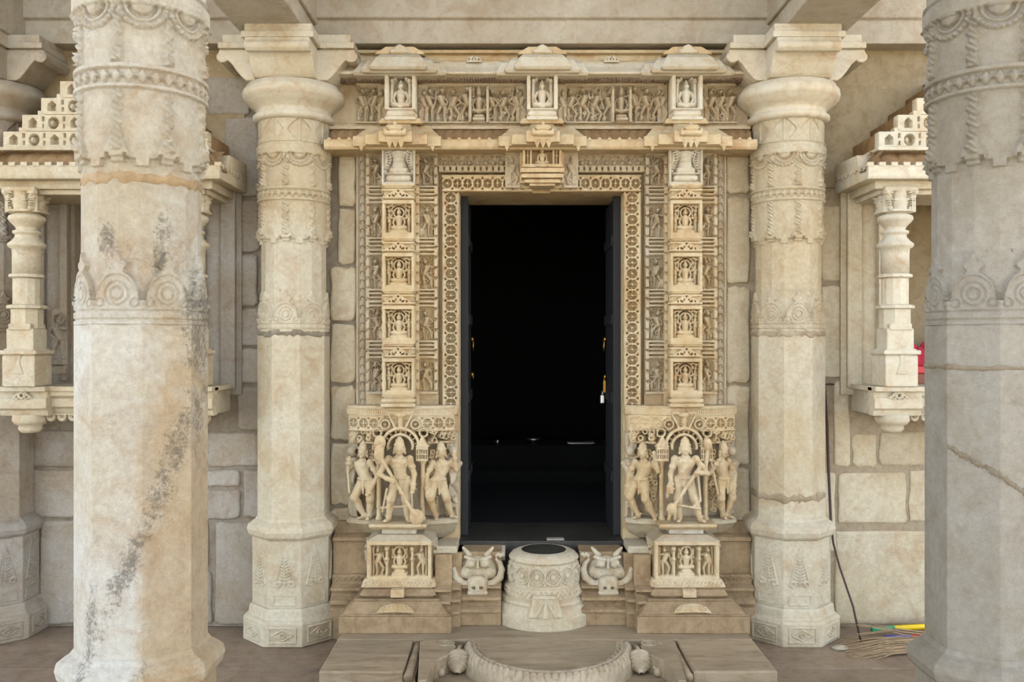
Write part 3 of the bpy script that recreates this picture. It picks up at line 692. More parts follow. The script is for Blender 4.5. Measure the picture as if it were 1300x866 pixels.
def niche(s, label, mm):
    stn, stc, brn = mm
    t = thing('wall_niche', label, 'niche', (s*NX, YW, 0), 'shrine niches in the temple wall')
    # recess lining
    MB().box(-NHW-.01, NHW+.01, .295, .33, NZ0, NZ1).build('back_panel', 'plaster', t)
    MB().box(-NHW-.02, -NHW+.02, -.01, .32, NZ0, NZ1).build('reveal', stn, t); MB().box(NHW-.02, NHW+.02, -.01, .32, NZ0, NZ1).build('reveal', stn, t)
    for q in (-1, 1):
        MB().box(min(q*.36, q*.60), max(q*.36, q*.60), -.03, .0, 1.30, 2.46).box(min(q*.49, q*.57), max(q*.49, q*.57), -.055, -.02, 1.34, 2.46).box(min(q*.36, q*.40), max(q*.36, q*.40), -.06, -.02, 1.38, 2.44).build('jamb', stn, t, bevel=.004)
    # sill
    sl = MB().box(-.56, .56, -.36, .0, 1.337, 1.362).prism([(-.0, 1.21), (-.30, 1.21), (-.315, 1.245), (-.33, 1.255), (-.33, 1.30), (-.35, 1.315), (-.35, 1.338), (0, 1.338)], -.53, .53)
    so = sl.build('sill', stc, t, bevel=.004)
    for q in (-1, 1):
        b = MB().box(q*.43-.13, q*.43+.13, -.405, -.30, 1.338, 1.364).prism([(-.30, 1.21), (-.36, 1.21), (-.37, 1.24), (-.385, 1.25), (-.385, 1.30), (-.372, 1.312), (-.372, 1.338), (-.30, 1.338)], q*.43-.125, q*.43+.125)
        b.build('sill_block', stc, so, bevel=.004)
        MB().lathe([(.02, 1.115), (.045, 1.12), (.06, 1.14), (.055, 1.155), (.075, 1.165), (.088, 1.185), (.085, 1.205), (.09, 1.215)], 24, 0, q*.43, -.30).build('pot_pendant', stc, so, smooth=True)
    R = Relief(.11, .05, 420)
    R.cap(-.045, .006, 0, .044, .006, .006, 0, 1); R.cap(.045, .006, 0, .044, .006, .006, 0, 1); R.ring(0, .018, .013, .005, .012); R.ring(-.026, .010, .009, .004, .01); R.ring(.026, .010, .009, .004, .01); R.ring(0, .042, .007, .004, .01)
    R.H -= .003
    me = R.mesh('trefoil', skirt=False, trim=-.0025)
    for x, y in ((-.43, -.386), (.43, -.386), (0, -.333)): obj('trefoil', me, stc, so, (x, y, 1.297), scale=(1, 1, 1.1))
    # scalloped fringe under the sill
    R = Relief(1.04, .055, 380, -.004)
    for i in range(18):
        c = -.52+(i+.5)*1.04/18
        R.ring(c, .036, .019, .006, .016); R.ring(c, .034, .008, .004, .012)
    R.box(-.52, .52, .045, .055, .016)
    obj('fringe', R.mesh('fringe', skirt=False, trim=-.0025), stc, so, (0, -.302, 1.165))
    for q in (-1, 1): niche_pilaster(t, q*.43, stc)
    # architrave and eave
    MB().box(-.56, .56, -.40, 0, 2.385, 2.43).box(-.53, .53, -.37, 0, 2.36, 2.39).build('architrave', stc, t, bevel=.005)
    ev = MB().prism([(-.40, 2.425), (-.47, 2.425), (-.475, 2.44), (-.475, 2.494), (-.458, 2.494), (-.44, 2.465), (-.36, 2.47), (-.32, 2.575), (0, 2.585), (0, 2.425)], -.625, .625).build('eave', stc, t, bevel=.004)
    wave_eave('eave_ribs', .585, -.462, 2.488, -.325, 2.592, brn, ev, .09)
    # sloping ribbed returns at both ends of the eave
    for q in (-1, 1):
        x = np.linspace(-.45, -.0, 70); tt = np.linspace(0, 1, 12); X, Tt = np.meshgrid(x, tt)
        P = np.stack([q*(.63-.10*Tt), X, 2.488+.09*Tt**1.4+.018*np.abs(np.sin(np.pi*X/.09))*np.sin(np.pi*Tt)**.6], -1)
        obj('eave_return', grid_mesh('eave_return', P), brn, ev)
    # crenellated lip
    cr = MB()
    for i in range(21):
        x = -.615+i*.0615; cr.box(x-.016, x+.016, -.48, -.458, 2.488, 2.508)
    for q in (-1, 1):
        for i in range(7): cr.box(min(q*.606, q*.63), max(q*.606, q*.63), -.43+i*.062-.014, -.43+i*.062+.014, 2.48, 2.505)
    o = cr.build('crenellation', stc, ev); tag(o, kind='stuff')
    # stepped pierced pediment
    pd = MB().box(-.545, .545, -.40, 0, 2.585, 2.602).build('pediment', stc, t, bevel=.003)
    z = 2.602; h = .087
    for i in range(5):
        hw = .53-.098*i
        n = [10, 8, 6, 4, 2][i]
        if i not in PT: PT[i] = pierced_tier(hw, h-.003, n)
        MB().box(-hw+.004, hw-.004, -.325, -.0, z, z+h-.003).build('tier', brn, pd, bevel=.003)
        obj('pierced_tier', PT[i], stc, pd, (0, -.327, z))
        for q in (-1, 1): MB().box(q*(hw-.098)-.018, q*(hw-.098)+.018, -.377, -.33, z+h-.004, z+h+.018).build('step_finial', stc, pd) if i < 4 else None
        z += h
    return t
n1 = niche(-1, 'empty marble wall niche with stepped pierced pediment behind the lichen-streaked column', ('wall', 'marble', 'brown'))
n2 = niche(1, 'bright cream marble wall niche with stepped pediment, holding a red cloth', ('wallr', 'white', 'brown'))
R = Relief(.085, .36, 420)
R.box(-.042, .042, 0, .045, .03); R.box(-.036, .036, .05, .075, .045); fig_stand(R, 0, .08, .24, 0, 1, 0); R.ring(0, .30, .030, .006, .02)
obj('carved_figure', R.mesh('carved_figure'), 'wall', n1, (-.40, -.062, 1.42))

# ================================================================== door surround
def band_unit(w, rng, drops=1):
    """figure panel with cornice bars above; flank dots along one side"""
    R = Relief(w, .284, 420, .0)
    R.box(-w/2, w/2, 0, .012, .024)
    cx = -.006*drops; filler(R, -w*.42+cx, w*.42+cx, .03, .18, 12, .014, rng.randrange(999), .013)
    fig_stand(R, cx, .016, .165, .002, rng.choice((-1, 1)), rng.randrange(3)); 
    R.cap(cx-w*.30, .02, cx-w*.33, .17, .006, .006, 0, 1.3) if rng.random() < .6 else R.cap(cx+w*.28, .02, cx+w*.2, .17, .007, .005, 0, 1.3)
    R.ell(cx+rng.choice((-1, 1))*w*.26, .04, w*.12, .03, 0, .018)
    for i in range(4):
        z = .197+i*.022; R.box(cx-w*.42+.004*(i % 2), cx+w*.42-.004*(i % 2), z, z+.011, .026+.006*(i % 2)); R.box(cx-w*.3, cx+w*.3, z+.011, z+.017, .012)
    for i in range(5):
        z = .02+i*.0568; x = drops*(w/2-.008)
        R.box(x-.010, x+.010, z, z+.046, .026); R.cut(x-.006, x-.001, z+.040, z+.050, 0)
    return R

def niche_unit(rng):
    w = .170; R = Relief(w, .284, 460, -.045)
    R.box(-w/2, w/2, 0, .016, .056); R.box(-w/2, w/2, .178, .192, .058)
    for s in (-1, 1):
        R.box(*sorted((s*w/2, s*(w/2-.014))), .0, .192, .056)
        # side attendants as openwork posts
        x = s*(.055+rng.uniform(-.002, .002)); R.cap(x, .03, x-s*.003, .085, .010, .011, .0, 2.0); R.cap(x, .085, x, .125, .012, .010, .005, 2.0); R.ell(x, .142, .010, .012, .01, .025)
        R.cap(x, .12, x-s*.012, .10+.01*rng.random(), .005, .005, .02, 2.); R.cap(x, .12, s*.068, .105, .005, .005, .01, 2.)
        R.cap(s*.07, .165, s*.035, .170, .006, .006, .02, 2.); R.ell(s*.06, .160, .010, .008, .01, .025)
        R.cap(s*.02, .172, s*.045, .150, .005, .004, .015, 2.)
    R.box(-.07, .07, .014, .026, .046); R.cap(-.040, .030, .040, .030, .011, .011, .02, 1.6)
    fig_seat(R, 0, .036, .134, .012, True)
    R.ring(0, .132, .027, .0055, .03, .0)
    # cornice with pediment gable
    for (z0, z1, hw, h) in ((.192, .200, .083, .05), (.200, .206, .07, .02), (.206, .216, .085, .060), (.216, .221, .072, .03), (.221, .246, .080, .040), (.246, .256, .086, .062), (.256, .262, .07, .03), (.262, .272, .078, .05), (.272, .284, .085, .058)):
        R.box(-hw, hw, z0, z1, h)
    tri = (np.abs(R.X)*.62+(R.Z-.212)) < .050; tri &= R.Z > .212; R.put(tri, .060)
    for (x, z) in ((-.012, .228), (.012, .228), (0, .246), (-.03, .222), (.03, .222), (-.046, .220), (.046, .220), (-.022, .219), (.022, .219)): R.cutc(x, z, .0042, .0055, .02)
    return R

def pot_capital():
    w = .176; R = Relief(w, .235, 440, .0)
    R.box(-w/2, w/2, .0, .016, .05); R.box(-.075, .075, .016, .024, .03)
    R.cap(-.05, .04, .05, .04, .02, .02, .02, 1.3); R.box(-.07, .07, .06, .068, .05); R.cap(-.035, .082, .035, .082, .018, .018, .03, 1.2)
    R.cap(0, .10, 0, .14, .040, .034, .01, 1.); R.cap(0, .14, 0, .18, .032, .045, .01, 1.); R.box(-.03, .03, .125, .131, .05); R.box(-.03, .03, .150, .156, .05)
    for s in (-1, 1):
        R.cap(s*.078, .068, s*.050, .19, .010, .036, .02, .7); R.box(*sorted((s*.088, s*.080)), .0, .235, .05)
        for i in range(8):
            z = .085+i*.0135; xx = .068-.020*math.sin((i+.5)/8*math.pi*.9)
            R.cutc(s*(xx+.006), z+.004, .0085, .0030, .005); R.cutc(s*(xx-.013), z-.002, .0038, .0036, .005)
        R.H = np.where((np.hypot((R.X-s*.022)/.019, (R.Z-.186)/.017) < 1) & (R.Z > .186), .004, R.H)
    R.box(-w/2, w/2, .205, .235, .062)
    return R

def lattice(w, h, horiz):
    """pierced band of interlaced rings"""
    R = Relief(w, h, 430, .034); n = int(round((w if horiz else h)/.0585)); wid = h if horiz else w
    p = (w if horiz else h)/n
    u = (R.X+w/2) if horiz else R.Z; v = (R.Z-h/2) if horiz else R.X
    R.H = np.where(np.abs(v) < wid/2-.016, .004, R.H)
    for i in range(n):
        c = (i+.5)*p; d = np.hypot(u-c, v); r0 = min(p*.54, wid/2-.014)
        R.put(np.abs(d-r0) < .0042, .032); a = np.arctan2(v, u-c)
        R.put((d < r0) & (np.abs(np.sin(2*a+.0))*d < .0040) & (d > 0), .028); R.put(d < .007, .034)
        e = np.hypot(u-c-p/2, np.abs(v)-(wid/2-.016)); R.put(e < .012, .026); R.H = np.where(e < .005, .008, R.H)
    for s in (-1, 1): R.put(np.abs(v-s*(wid/2-.004)) < .003, .040)
    return R

def leaf_moulding(h):
    w = .062; R = Relief(w, h, 420, .012)
    R.box(-w/2, -w/2+.010, 0, h, .030); R.box(w/2-.010, w/2, 0, h, .030)
    R.put(np.abs(R.X) < .019, .012+.014*np.sqrt(np.clip(1-(R.X/.019)**2, 0, 1)))
    n = int(h/.046)
    for i in range(n):
        z = (i+.4)*h/n; d = np.hypot(R.X+.002, R.Z-z); a = np.arctan2(R.Z-z, R.X+.002)
        R.H = np.where((np.abs(d-.013) < .0024) & (a > -.5) & (a < 2.9), R.H-.012, R.H)
    return R

DF = thing('door_frame', 'intricately carved cream marble door frame with deity panels around the dark doorway', 'door frame', (0, YW, 0))
rg = random.Random(3)
units_in = [band_unit(.118, rg, 1).mesh('figure_band', gain=2.0) for _ in range(4)]
units_out = [band_unit(.100, rg, -1).mesh('figure_band', gain=2.0) for _ in range(4)]
nun = [niche_unit(rg).mesh('niche_panel') for _ in range(4)]
potm = pot_capital().mesh('pot_capital')
latm = lattice(.092, 1.195, False).mesh('ring_lattice', gain=1.45)
lath = lattice(.50, .092, True).mesh('ring_lattice', gain=1.45)
leafm = leaf_moulding(1.42).mesh('leaf_moulding')
ZJ = 1.245                              # jambs rise from the bracket panels
for s in (-1, 1):
    jb = MB().box(*sorted((s*.455, s*.548)), -.03, .40, .49, 2.52).box(*sorted((s*.548, s*.572)), -.012, 0, ZJ, 2.60).box(*sorted((s*.57, s*.97)), -.05, 0, ZJ, 2.66).box(*sorted((s*.97, s*1.03)), -.012, 0, ZJ, 2.66).build('jamb', 'carved', DF)
    obj('ring_lattice', latm, 'carved', jb, (s*.5015, -.032, ZJ-.02), scale=(s, 1, 1))
    obj('leaf_moulding', leafm, 'carved2', jb, (s*.998, -.012, ZJ), scale=(s, 1, 1))
    pb = MB().box(*sorted((s*.689, s*.861)), -.10, -.04, ZJ, 2.66).box(*sorted((s*.672, s*.700)), -.105, -.04, ZJ, 2.66).box(*sorted((s*.850, s*.872)), -.105, -.04, ZJ, 2.66).build('pilaster', 'carved', DF)
    st = MB()
    for i, (z0, z1, e) in enumerate(((0, .018, .008), (.018, .026, -.004), (.026, .044, .005), (.044, .054, -.006), (.054, .064, .002))): st.box(s*.775-.086-e, s*.775+.086+e, -.205-e, -.10, ZJ+.0+z0, ZJ+z1)
    st.build('pilaster_foot', 'carved', pb, bevel=.003)
    for i in range(4):
        z = ZJ+.064+i*.284
        obj('niche_panel', nun[(i+(s > 0)) % 4], 'carved', pb, (s*.775, -.153, z), scale=((-1)**i*1., 1, 1))
        obj('figure_band', units_in[(i+(s > 0)) % 4], 'carved' if s < 0 else 'carved2', jb, (s*.632, -.052, z), scale=(-s, 1, 1))
        obj('figure_band', units_out[(i*3+(s > 0)) % 4], 'carved2' if s < 0 else 'carved', jb, (s*.915, -.052, z), scale=(-s, 1, 1))
    obj('pot_capital', potm, 'white', pb, (s*.775, -.153, ZJ+.064+4*.284-.006))
    zc = ZJ+.064+4*.284
    for xx, uu in ((.632, units_in), (.915, units_out)):
        obj('figure_band', uu[2], 'carved2', jb, (s*xx, -.052, zc), scale=(-s, 1, .92))
    # drop beads along the pilaster flanks
    dr = MB()
    for k in range(24):
        z = ZJ+.09+k*.0535
        for xx in (.681, .866): dr.box(s*xx-.010, s*xx+.010, -.128, -.10, z, z+.040)
    tag(dr.build('drop_beads', 'carved', pb, bevel=.004), kind='stuff')
    obj('ring_lattice', lath, 'carved', DF, (s*.298, -.036, 2.424))
# lintel
ln = MB().box(-.548, .548, -.034, .40, 2.424, 2.522).box(-.548, .548, -.01, 0, 2.522, 2.535).box(-.57, .57, -.05, 0, 2.532, 2.665).build('lintel', 'carved', DF)
R = Relief(1.14, .13, 400, .0)
R.box(-.57, .57, 0, .006, .02); R.box(-.57, .57, .028, .034, .02); R.box(-.57, .57, .096, .102, .022); R.box(-.57, .57, .122, .13, .03)
for k in range(34):
    x = -.57+(k+.5)*1.14/34
    R.box(x-.012, x+.012, .006, .026, .020); R.cutc(x+.0165, .018, .003, .006, 0); R.box(x-.012, x+.012, .104, .122, .022)
for k in range(26):
    x = -.55+k*.0445
    fig_stand(R, x, .034, .062, .0, (-1)**k, k % 3); R.ell(x+.018, .052, .013, .016, 0, .014)
obj('figure_frieze', R.mesh('figure_frieze', gain=2.0), 'carved2', ln, (0, -.052, 2.533))
# central block with seated figure
cb = MB().box(-.20, .20, -.10, 0, 2.44, 2.665).box(-.120, .120, -.14, 0, 2.46, 2.66).build('lintel_block', 'carved', DF, bevel=.004)
lt = MB()
for z0, z1, hw, yf in ((2.438, 2.452, .070, -.185), (2.452, 2.470, .098, -.205), (2.470, 2.476, .09, -.19), (2.476, 2.498, .112, -.222), (2.498, 2.504, .10, -.20), (2.504, 2.528, .118, -.228), (2.528, 2.534, .105, -.205), (2.534, 2.552, .110, -.212)): lt.box(-hw, hw, yf, -.05, z0, z1)
lt = lt.build('lotus_seat', 'carved', cb, bevel=.006)
R = Relief(.10, .03, 420, -.003); R.cap(-.03, .006, 0, .024, .006, .005, 0, 1.); R.cap(.03, .006, 0, .024, .006, .005, 0, 1.); R.ell(0, .006, .02, .012, 0, .01); obj('seat_gable', R.mesh('seat_gable', skirt=False, trim=-.0025), 'carved', lt, (0, -.213, 2.534))
R = Relief(.21, .115, 440, -.03)
for s in (-1, 1): R.box(*sorted((s*.090, s*.105)), 0, .115, .03); R.box(*sorted((s*.056, s*.066)), 0, .10, .03); R.cap(s*.078, .01, s*.078, .09, .008, .008, 0, 2.); R.ell(s*.078, .05, .011, .012, 0, .03)
fig_seat(R, 0, .0, .105, .01, False); R.box(-.105, .105, .098, .115, .035)
obj('seated_figure', R.mesh('seated_figure'), 'carved', cb, (0, -.172, 2.550))
for s in (-1, 1):
    R = Relief(.085, .225, 440, 0); R.box(-.042, .042, 0, .012, .03); fig_stand(R, 0, .014, .16, 0, s, 1); R.cap(s*.03, .02, -s*.03, .07, .007, .006, 0, 1.3); R.box(-.042, .042, .19, .2, .03); R.box(-.042, .042, .21, .225, .03)
    obj('attendant_figure', R.mesh('attendant_figure'), 'carved2', cb, (s*.158, -.102, 2.438))

# eave over the doorway
EV = thing('door_eave', 'ribbed marble eave running over the carved doorway with three stepped projections', 'eave', (0, YW, -.026))
e = MB().prism([(-.15, 2.655), (-.225, 2.652), (-.235, 2.665), (-.235, 2.705), (-.218, 2.705), (-.20, 2.68), (-.11, 2.69), (-.07, 2.79), (0, 2.80), (0, 2.655)], -1.17, 1.15).build('eave_body', 'carved', EV, bevel=.004)
wave_eave('eave_ribs', 1.145, -.222, 2.702, -.075, 2.795, 'brown', e, .0535, xo=-.012)  # brown here paints in the shadow of the hollows under the rim
cr = MB()
for i in range(43):
    x = -1.14+i*.0535; cr.prism([(x-.015, 2.70), (x+.015, 2.70), (x, 2.716)], -.240, -.215, 'y')
tag(cr.build('eave_lip', 'carved', e), kind='stuff')
for x0 in (-.775, 0, .775):
    pj = MB()
    for hw, yf, zz in ((.235, -.262, 0), (.165, -.295, .003), (.088, -.335, .012)):
        pj.box(x0-hw, x0+hw, yf, -.05, 2.662+zz*.5, 2.716+zz)
        pj.frus(x0-hw+.008, x0+hw-.008, yf+.012, -.05, 2.716+zz, x0-hw+.075, x0+hw-.075, -.14, -.05, 2.80+zz*1.5) if hw > .1 else pj.frus(x0-hw+.005, x0+hw-.005, yf+.012, -.05, 2.716+zz, x0-hw+.03, x0+hw-.03, -.15, -.05, 2.815)
    p = pj.build('eave_projection', 'carved', e, bevel=.005)
    for dx in (-.19, -.03, .0, .03, .19):
        yy = -.252 if abs(dx) > .1 else -.325
        MB().add([(x0+dx-.02, yy-.012, 2.682), (x0+dx+.02, yy-.012, 2.682), (x0+dx+.02, yy+.03, 2.682), (x0+dx-.02, yy+.03, 2.682), (x0+dx, yy, 2.636)], [(0, 3, 2, 1), (0, 1, 4), (1, 2, 4), (2, 3, 4), (3, 0, 4)]).build('pendant', 'carved', p)
    # carved crest on the projection
    R = Relief(.12, .085, 420, -.004); R.cap(-.045, .018, .045, .018, .016, .016, 0, 1.3); R.cap(-.02, .045, .02, .045, .018, .018, 0, 1.2); R.cap(0, .06, 0, .075, .010, .006, 0, 1.2)
    for s in (-1, 1): R.ell(s*.05, .03, .012, .016, 0, .016); R.ring(s*.026, .046, .010, .004, .012, .01)
    obj('crest', R.mesh('crest', skirt=False, trim=-.0025), 'carved', p, (x0, -.337, 2.695))

# figure frieze above the eave
FZ = thing('figure_frieze', 'long marble frieze of deities and dancers above the doorway eave', 'frieze', (0, YW, -.020))
fb = MB().box(-1.17, 1.15, -.04, 0, 2.79, 3.10).box(-1.17, 1.15, -.10, 0, 2.785, 2.803).box(-1.17, 1.15, -.075, 0, 2.803, 2.818).box(-1.17, 1.15, -.055, 0, 3.045, 3.06).build('frieze_slab', 'carved2', FZ, bevel=.003)
def frieze_panel(w, seed, god=True):
    r = random.Random(seed); h = .225; R = Relief(w, h, 420, .0)
    R.box(-w/2, w/2, 0, .008, .03); filler(R, -w/2+.01, w/2-.01, .02, .20, int(w*110), .015, seed, .015)
    n = max(2, int(round(w/.066))); p = w/n
    gods = [n//2] if god else []
    for i in range(n):
        c = -w/2+(i+.5)*p
        if i in gods: continue
        fig_stand(R, c, .010, .20*(.9+.12*r.random()), .006, r.choice((-1, 1)), r.randrange(3))
        R.cap(c+.024, .02, c+.03, .17, .006, .006, .0, 1.5); R.ell(c-.02, .03, .016, .024, 0, .022)
        if r.random() < .6: R.cap(c-.03, .10+.05*r.random(), c+.03, .06+.08*r.random(), .006, .005, .004, 1.6)
    for i in gods:
        c = -w/2+(i+.5)*p
        for s in (-1, 1):
            R.box(c+s*.048-.007, c+s*.048+.007, 0, .18, .042); R.ell(c+s*.048, .19, .014, .014, .01, .03)
        R.box(c-.034, c+.034, .008, .022, .045); R.cap(c-.02, .035, c+.02, .035, .014, .014, .02, 1.2); fig_seat(R, c, .050, .155, .01, True); R.cap(c, .18, c, .205, .014, .006, .02, 1.2)
    R.box(-w/2, w/2, .212, .225, .02)
    return R.mesh('figure_panel', gain=2.1)
for i, (x0, x1, g_) in enumerate(((465, 485, False), (537, 664, True), (717, 842, True), (895, 930, False))):
    a, b_ = wx(x0, 4.95), wx(x1, 4.95)
    if i == 0: a = b_-.14
    if i == 3: b_ = a+.165
    obj('figure_panel', frieze_panel(b_-a, 11+i, g_), 'carved2', fb, ((a+b_)/2, -.042, 2.818))
R = Relief(.165, .275, 440, .0)
R.box(-.0825, .0825, 0, .018, .055); R.cap(-.06, .034, .06, .034, .02, .02, .03, 1.2); R.box(-.075, .075, .054, .064, .055)
for s in (-1, 1): R.box(*sorted((s*.0825, s*.062)), .054, .255, .056); R.cap(s*.05, .09, s*.048, .20, .011, .010, .01, 1.4); R.ell(s*.047, .215, .014, .018, .01, .03); R.ell(s*.03, .225, .010, .012, .01, .03)
fig_seat(R, 0, .066, .165, .012, False); R.box(-.0825, .0825, .25, .275, .06)
R.H = np.where(R.H < .004, -.03, R.H)
nbm = R.mesh('deity_niche')
for x0 in (-.765, .0, .78):
    bl = MB().box(x0-.082, x0+.082, -.115, 0, 2.80, 3.07).frus(x0-.12, x0+.12, -.19, 0, 2.795, x0-.105, x0+.105, -.185, 0, 2.825).build('niche_block', 'carved', FZ, bevel=.004)
    obj('deity_niche', nbm, 'white', bl, (x0, -.152, 2.812))
    for s in (-1, 1):
        R = Relief(.055, .215, 440, 0); R.box(-.027, .027, 0, .01, .02); fig_stand(R, 0, .012, .17, 0, s, 0)
        obj('side_figure', R.mesh('side_figure'), 'carved2', bl, (x0+s*.112, -.075, 2.825)); 
# cornice above the frieze
CO = thing('cornice', 'weathered white marble cornice with three stepped roofs under the stone beam', 'cornice', (0, YW, -.014))
c = MB().prism([(-.04, 3.055), (-.15, 3.045), (-.205, 3.05), (-.21, 3.06), (-.16, 3.10), (-.135, 3.135), (-.05, 3.145), (0, 3.145), (0, 3.05)], -1.16, 1.14).build('cornice_body', 'white', CO, bevel=.004)
MB().box(-1.16, 1.14, -.09, 0, 3.145, 3.158).prism([(0, 3.158), (-.05, 3.158), (-.06, 3.17), (-.05, 3.20), (-.08, 3.205), (-.08, 3.222), (0, 3.222)], -1.16, 1.14).build('upper_ledge', 'carved', CO, bevel=.003)
R = Relief(2.28, .05, 330, .0); r_ = random.Random(5)
for k in range(150):
    x = -1.13+k*.0151; R.cap(x, .008+r_.random()*.01, x+r_.uniform(-.01, .01), .04, .006, .004, 0, 1.2); R.ell(x, .02+.02*r_.random(), .006, .006, 0, .012)
me = R.mesh('leaf_fringe', warp=lambda X, H, Z: np.stack([X, -.075-(Z)*1.9-H*.4, 3.035+Z*.3-H*.9], -1))
tag(obj('leaf_fringe', me, 'pink', CO, (-.01, 0, 0)), kind='stuff')
for x0 in (-.765, 0.0, .78):
    rf = MB()
    for hw, yf, zb in ((.255, -.225, .0), (.205, -.262, .004), (.155, -.300, .010)):
        rf.frus(x0-hw+.012, x0+hw-.012, yf+.012, -.05, 3.040+zb, x0-hw, x0+hw, yf, -.05, 3.052+zb)
        rf.frus(x0-hw, x0+hw, yf, -.05, 3.052+zb, x0-hw+.034, x0+hw-.034, yf+.040, -.05, 3.118+zb)
        rf.frus(x0-hw+.034, x0+hw-.034, yf+.040, -.05, 3.118+zb, x0-hw+.050, x0+hw-.050, yf+.080, -.05, 3.142+zb)
    rf = rf.build('stepped_roof', 'white', CO, bevel=.005)
    MB().prism([(x0-.135, 3.155), (x0-.115, 3.172), (x0-.10, 3.18), (x0-.075, 3.195), (x0+.075, 3.195), (x0+.10, 3.18), (x0+.115, 3.172), (x0+.135, 3.155)], -.215, -.05, 'y').build('roof_tier', 'carved', rf, bevel=.004)
    MB().prism([(x0-.085, 3.19), (x0-.075, 3.212), (x0+.075, 3.212), (x0+.085, 3.19)], -.16, -.05, 'y').build('roof_tier', 'carved', rf, bevel=.004)
    R = Relief(.12, .06, 420, -.003)
    R.cap(-.04, .014, .04, .014, .012, .012, 0, 1.3); R.ring(-.02, .022, .010, .004, .012); R.ring(.02, .022, .010, .004, .012); R.ring(0, .038, .010, .004, .012); R.ell(0, .03, .03, .02, 0, .014)
    obj('gable', R.mesh('gable', skirt=False, trim=-.0025), 'white', rf, (x0, -.224, 3.150))
for x0 in (-.37, .38):
    R = Relief(.10, .05, 420, -.003); R.ell(0, .004, .045, .036, 0, .02)
    for x in (-.025, -.008, .008, .025): R.cutc(x, .016, .004, .005, -.002)
    R.cutc(0, .027, .004, .004, -.002); obj('small_gable', R.mesh('small_gable', skirt=False, trim=-.0025), 'white', c, (x0, -.138, 3.13))
# ================================================================== figure brackets below the jambs
def statue_sdf(P):
    """standing figure about 1 unit tall; P gives the joints that differ"""
    D = dict(pel=(0, 0, .50), ch=(0, 0, .70), nk=(0, 0, .785), hd=(0, -.01, .865),
             kl=(-.085, -.03, .27), fl=(-.09, .0, .035), kr=(.085, -.02, .27), fr=(.09, 0, .035),
             el=(-.20, -.02, .58), hl=(-.16, -.08, .44), er=(.20, -.02, .58), hr=(.17, -.08, .44))
    D.update(P); q = {k: np.array(v, float) for k, v in D.items()}
    s = SDF(); pel, chs = q['pel'], q['ch']
    s.ell(pel, (.105, .075, .07)); s.cap(pel+(0, 0, .03), chs-(0, 0, .05), .072, .078); s.ell(chs, (.115, .072, .085), .03)
    s.ell(chs+(-.045, -.05, .015), (.042, .03, .036)); s.ell(chs+(.045, -.05, .015), (.042, .03, .036))
    s.cap(chs+(0, 0, .05), q['hd']-(0, 0, .03), .040, .038)
    hd = q['hd']; s.ell(hd, (.062, .066, .074), .008)
    s.cap(hd+(0, -.058, .010), hd+(0, -.070, -.014), .008, .013, .008)
    s.ell(hd+(0, -.052, -.036), (.020, .012, .008), .006); s.ell(hd+(0, -.045, -.056), (.022, .018, .014), .01)
    for sx in (-1, 1):
        s.ell(hd+(sx*.022, -.052, .010), (.013, .009, .008), .004); s.cap(hd+(sx*.008, -.058, .026), hd+(sx*.038, -.046, .024), .007, .006, .004)
        s.ell(hd+(sx*.062, .0, -.005), (.012, .022, .030), .006); s.ell(hd+(sx*.066, -.004, -.048), (.014, .018, .022), .006)
    s.cap(hd+(0, .0, .045), hd+(0, .005, .080), .060, .052, .008); s.cap(hd+(0, .005, .085), hd+(0, .01, .125), .042, .026, .008)
    s.cap(hd+(-.05, -.03, .05), hd+(.05, -.03, .05), .016, .016, .006)
    # necklace and belt
    for i in range(8):
        a0 = math.pi*i/8; a1 = math.pi*(i+1)/8
        f = lambda a: chs+(-.085*math.cos(a), -.045-.028*math.sin(a), .070-.055*math.sin(a))
        s.cap(f(a0), f(a1), .010, .010, .004)
        f2 = lambda a: pel+(-.10*math.cos(a), -.02-.06*math.sin(a), .035-.015*math.sin(a)); s.cap(f2(a0), f2(a1), .013, .013, .004)
    s.cap(pel+(0, -.075, .02), pel+(0, -.07, -.16), .022, .012, .01)
    for sd, kn, ft in ((-1, 'kl', 'fl'), (1, 'kr', 'fr')):
        h0 = pel+(sd*.055, 0, -.02); s.cap(h0, q[kn], .068, .050); s.cap(q[kn], q[ft], .048, .032); s.ell(q[kn]+(0, -.012, 0), (.046, .046, .048))
        calf = (q[kn]*.62+q[ft]*.38)+(0, .012, 0); s.ell(calf, (.043, .047, .075))
        f = q[ft]; tip = f+(sd*.03, -.095, -.014); s.cap(f+(0, .015, -.008), tip, .030, .020, .012)
        s.cap(f+(-.036, 0, .03), f+(.036, 0, .03), .012, .012, .004)
        for j in range(5): s.cap(tip+((j-2)*.009, 0, 0), tip+((j-2)*.012, -.016, -.004), .007, .006, .003)
    for sd, e, h in ((-1, 'el', 'hl'), (1, 'er', 'hr')):
        sh = chs+(sd*.125, 0, .045); s.ell(sh, (.042, .042, .042)); s.cap(sh, q[e], .037, .031); s.cap(q[e], q[h], .031, .024)
        m = (sh+q[e])/2; s.cap(m+(-.006, 0, 0), m+(.006, 0, 0), .040, .040, .003); w = q[e]*.2+q[h]*.8; s.cap(w+(-.006, 0, 0), w+(.006, 0, 0), .034, .034, .003)
        d = q[h]-q[e]; d /= np.linalg.norm(d)+1e-9; pm = q[h]+d*.03; s.cap(q[h], pm, .026, .028, .008)
        side = np.cross(d, (0, 1, 0)); side /= np.linalg.norm(side)+1e-9
        for j in range(4): a = pm+side*(j-1.5)*.014; b_ = a+d*(.045+.008*(1-abs(j-1.5)/1.5))+np.array((0, -.01, 0)); s.cap(a, b_, .0078, .0068, .003)
        s.cap(q[h]+side*.02, q[h]+side*.045+d*.03+np.array((0, -.015, 0)), .009, .0075, .003)
    return s, q

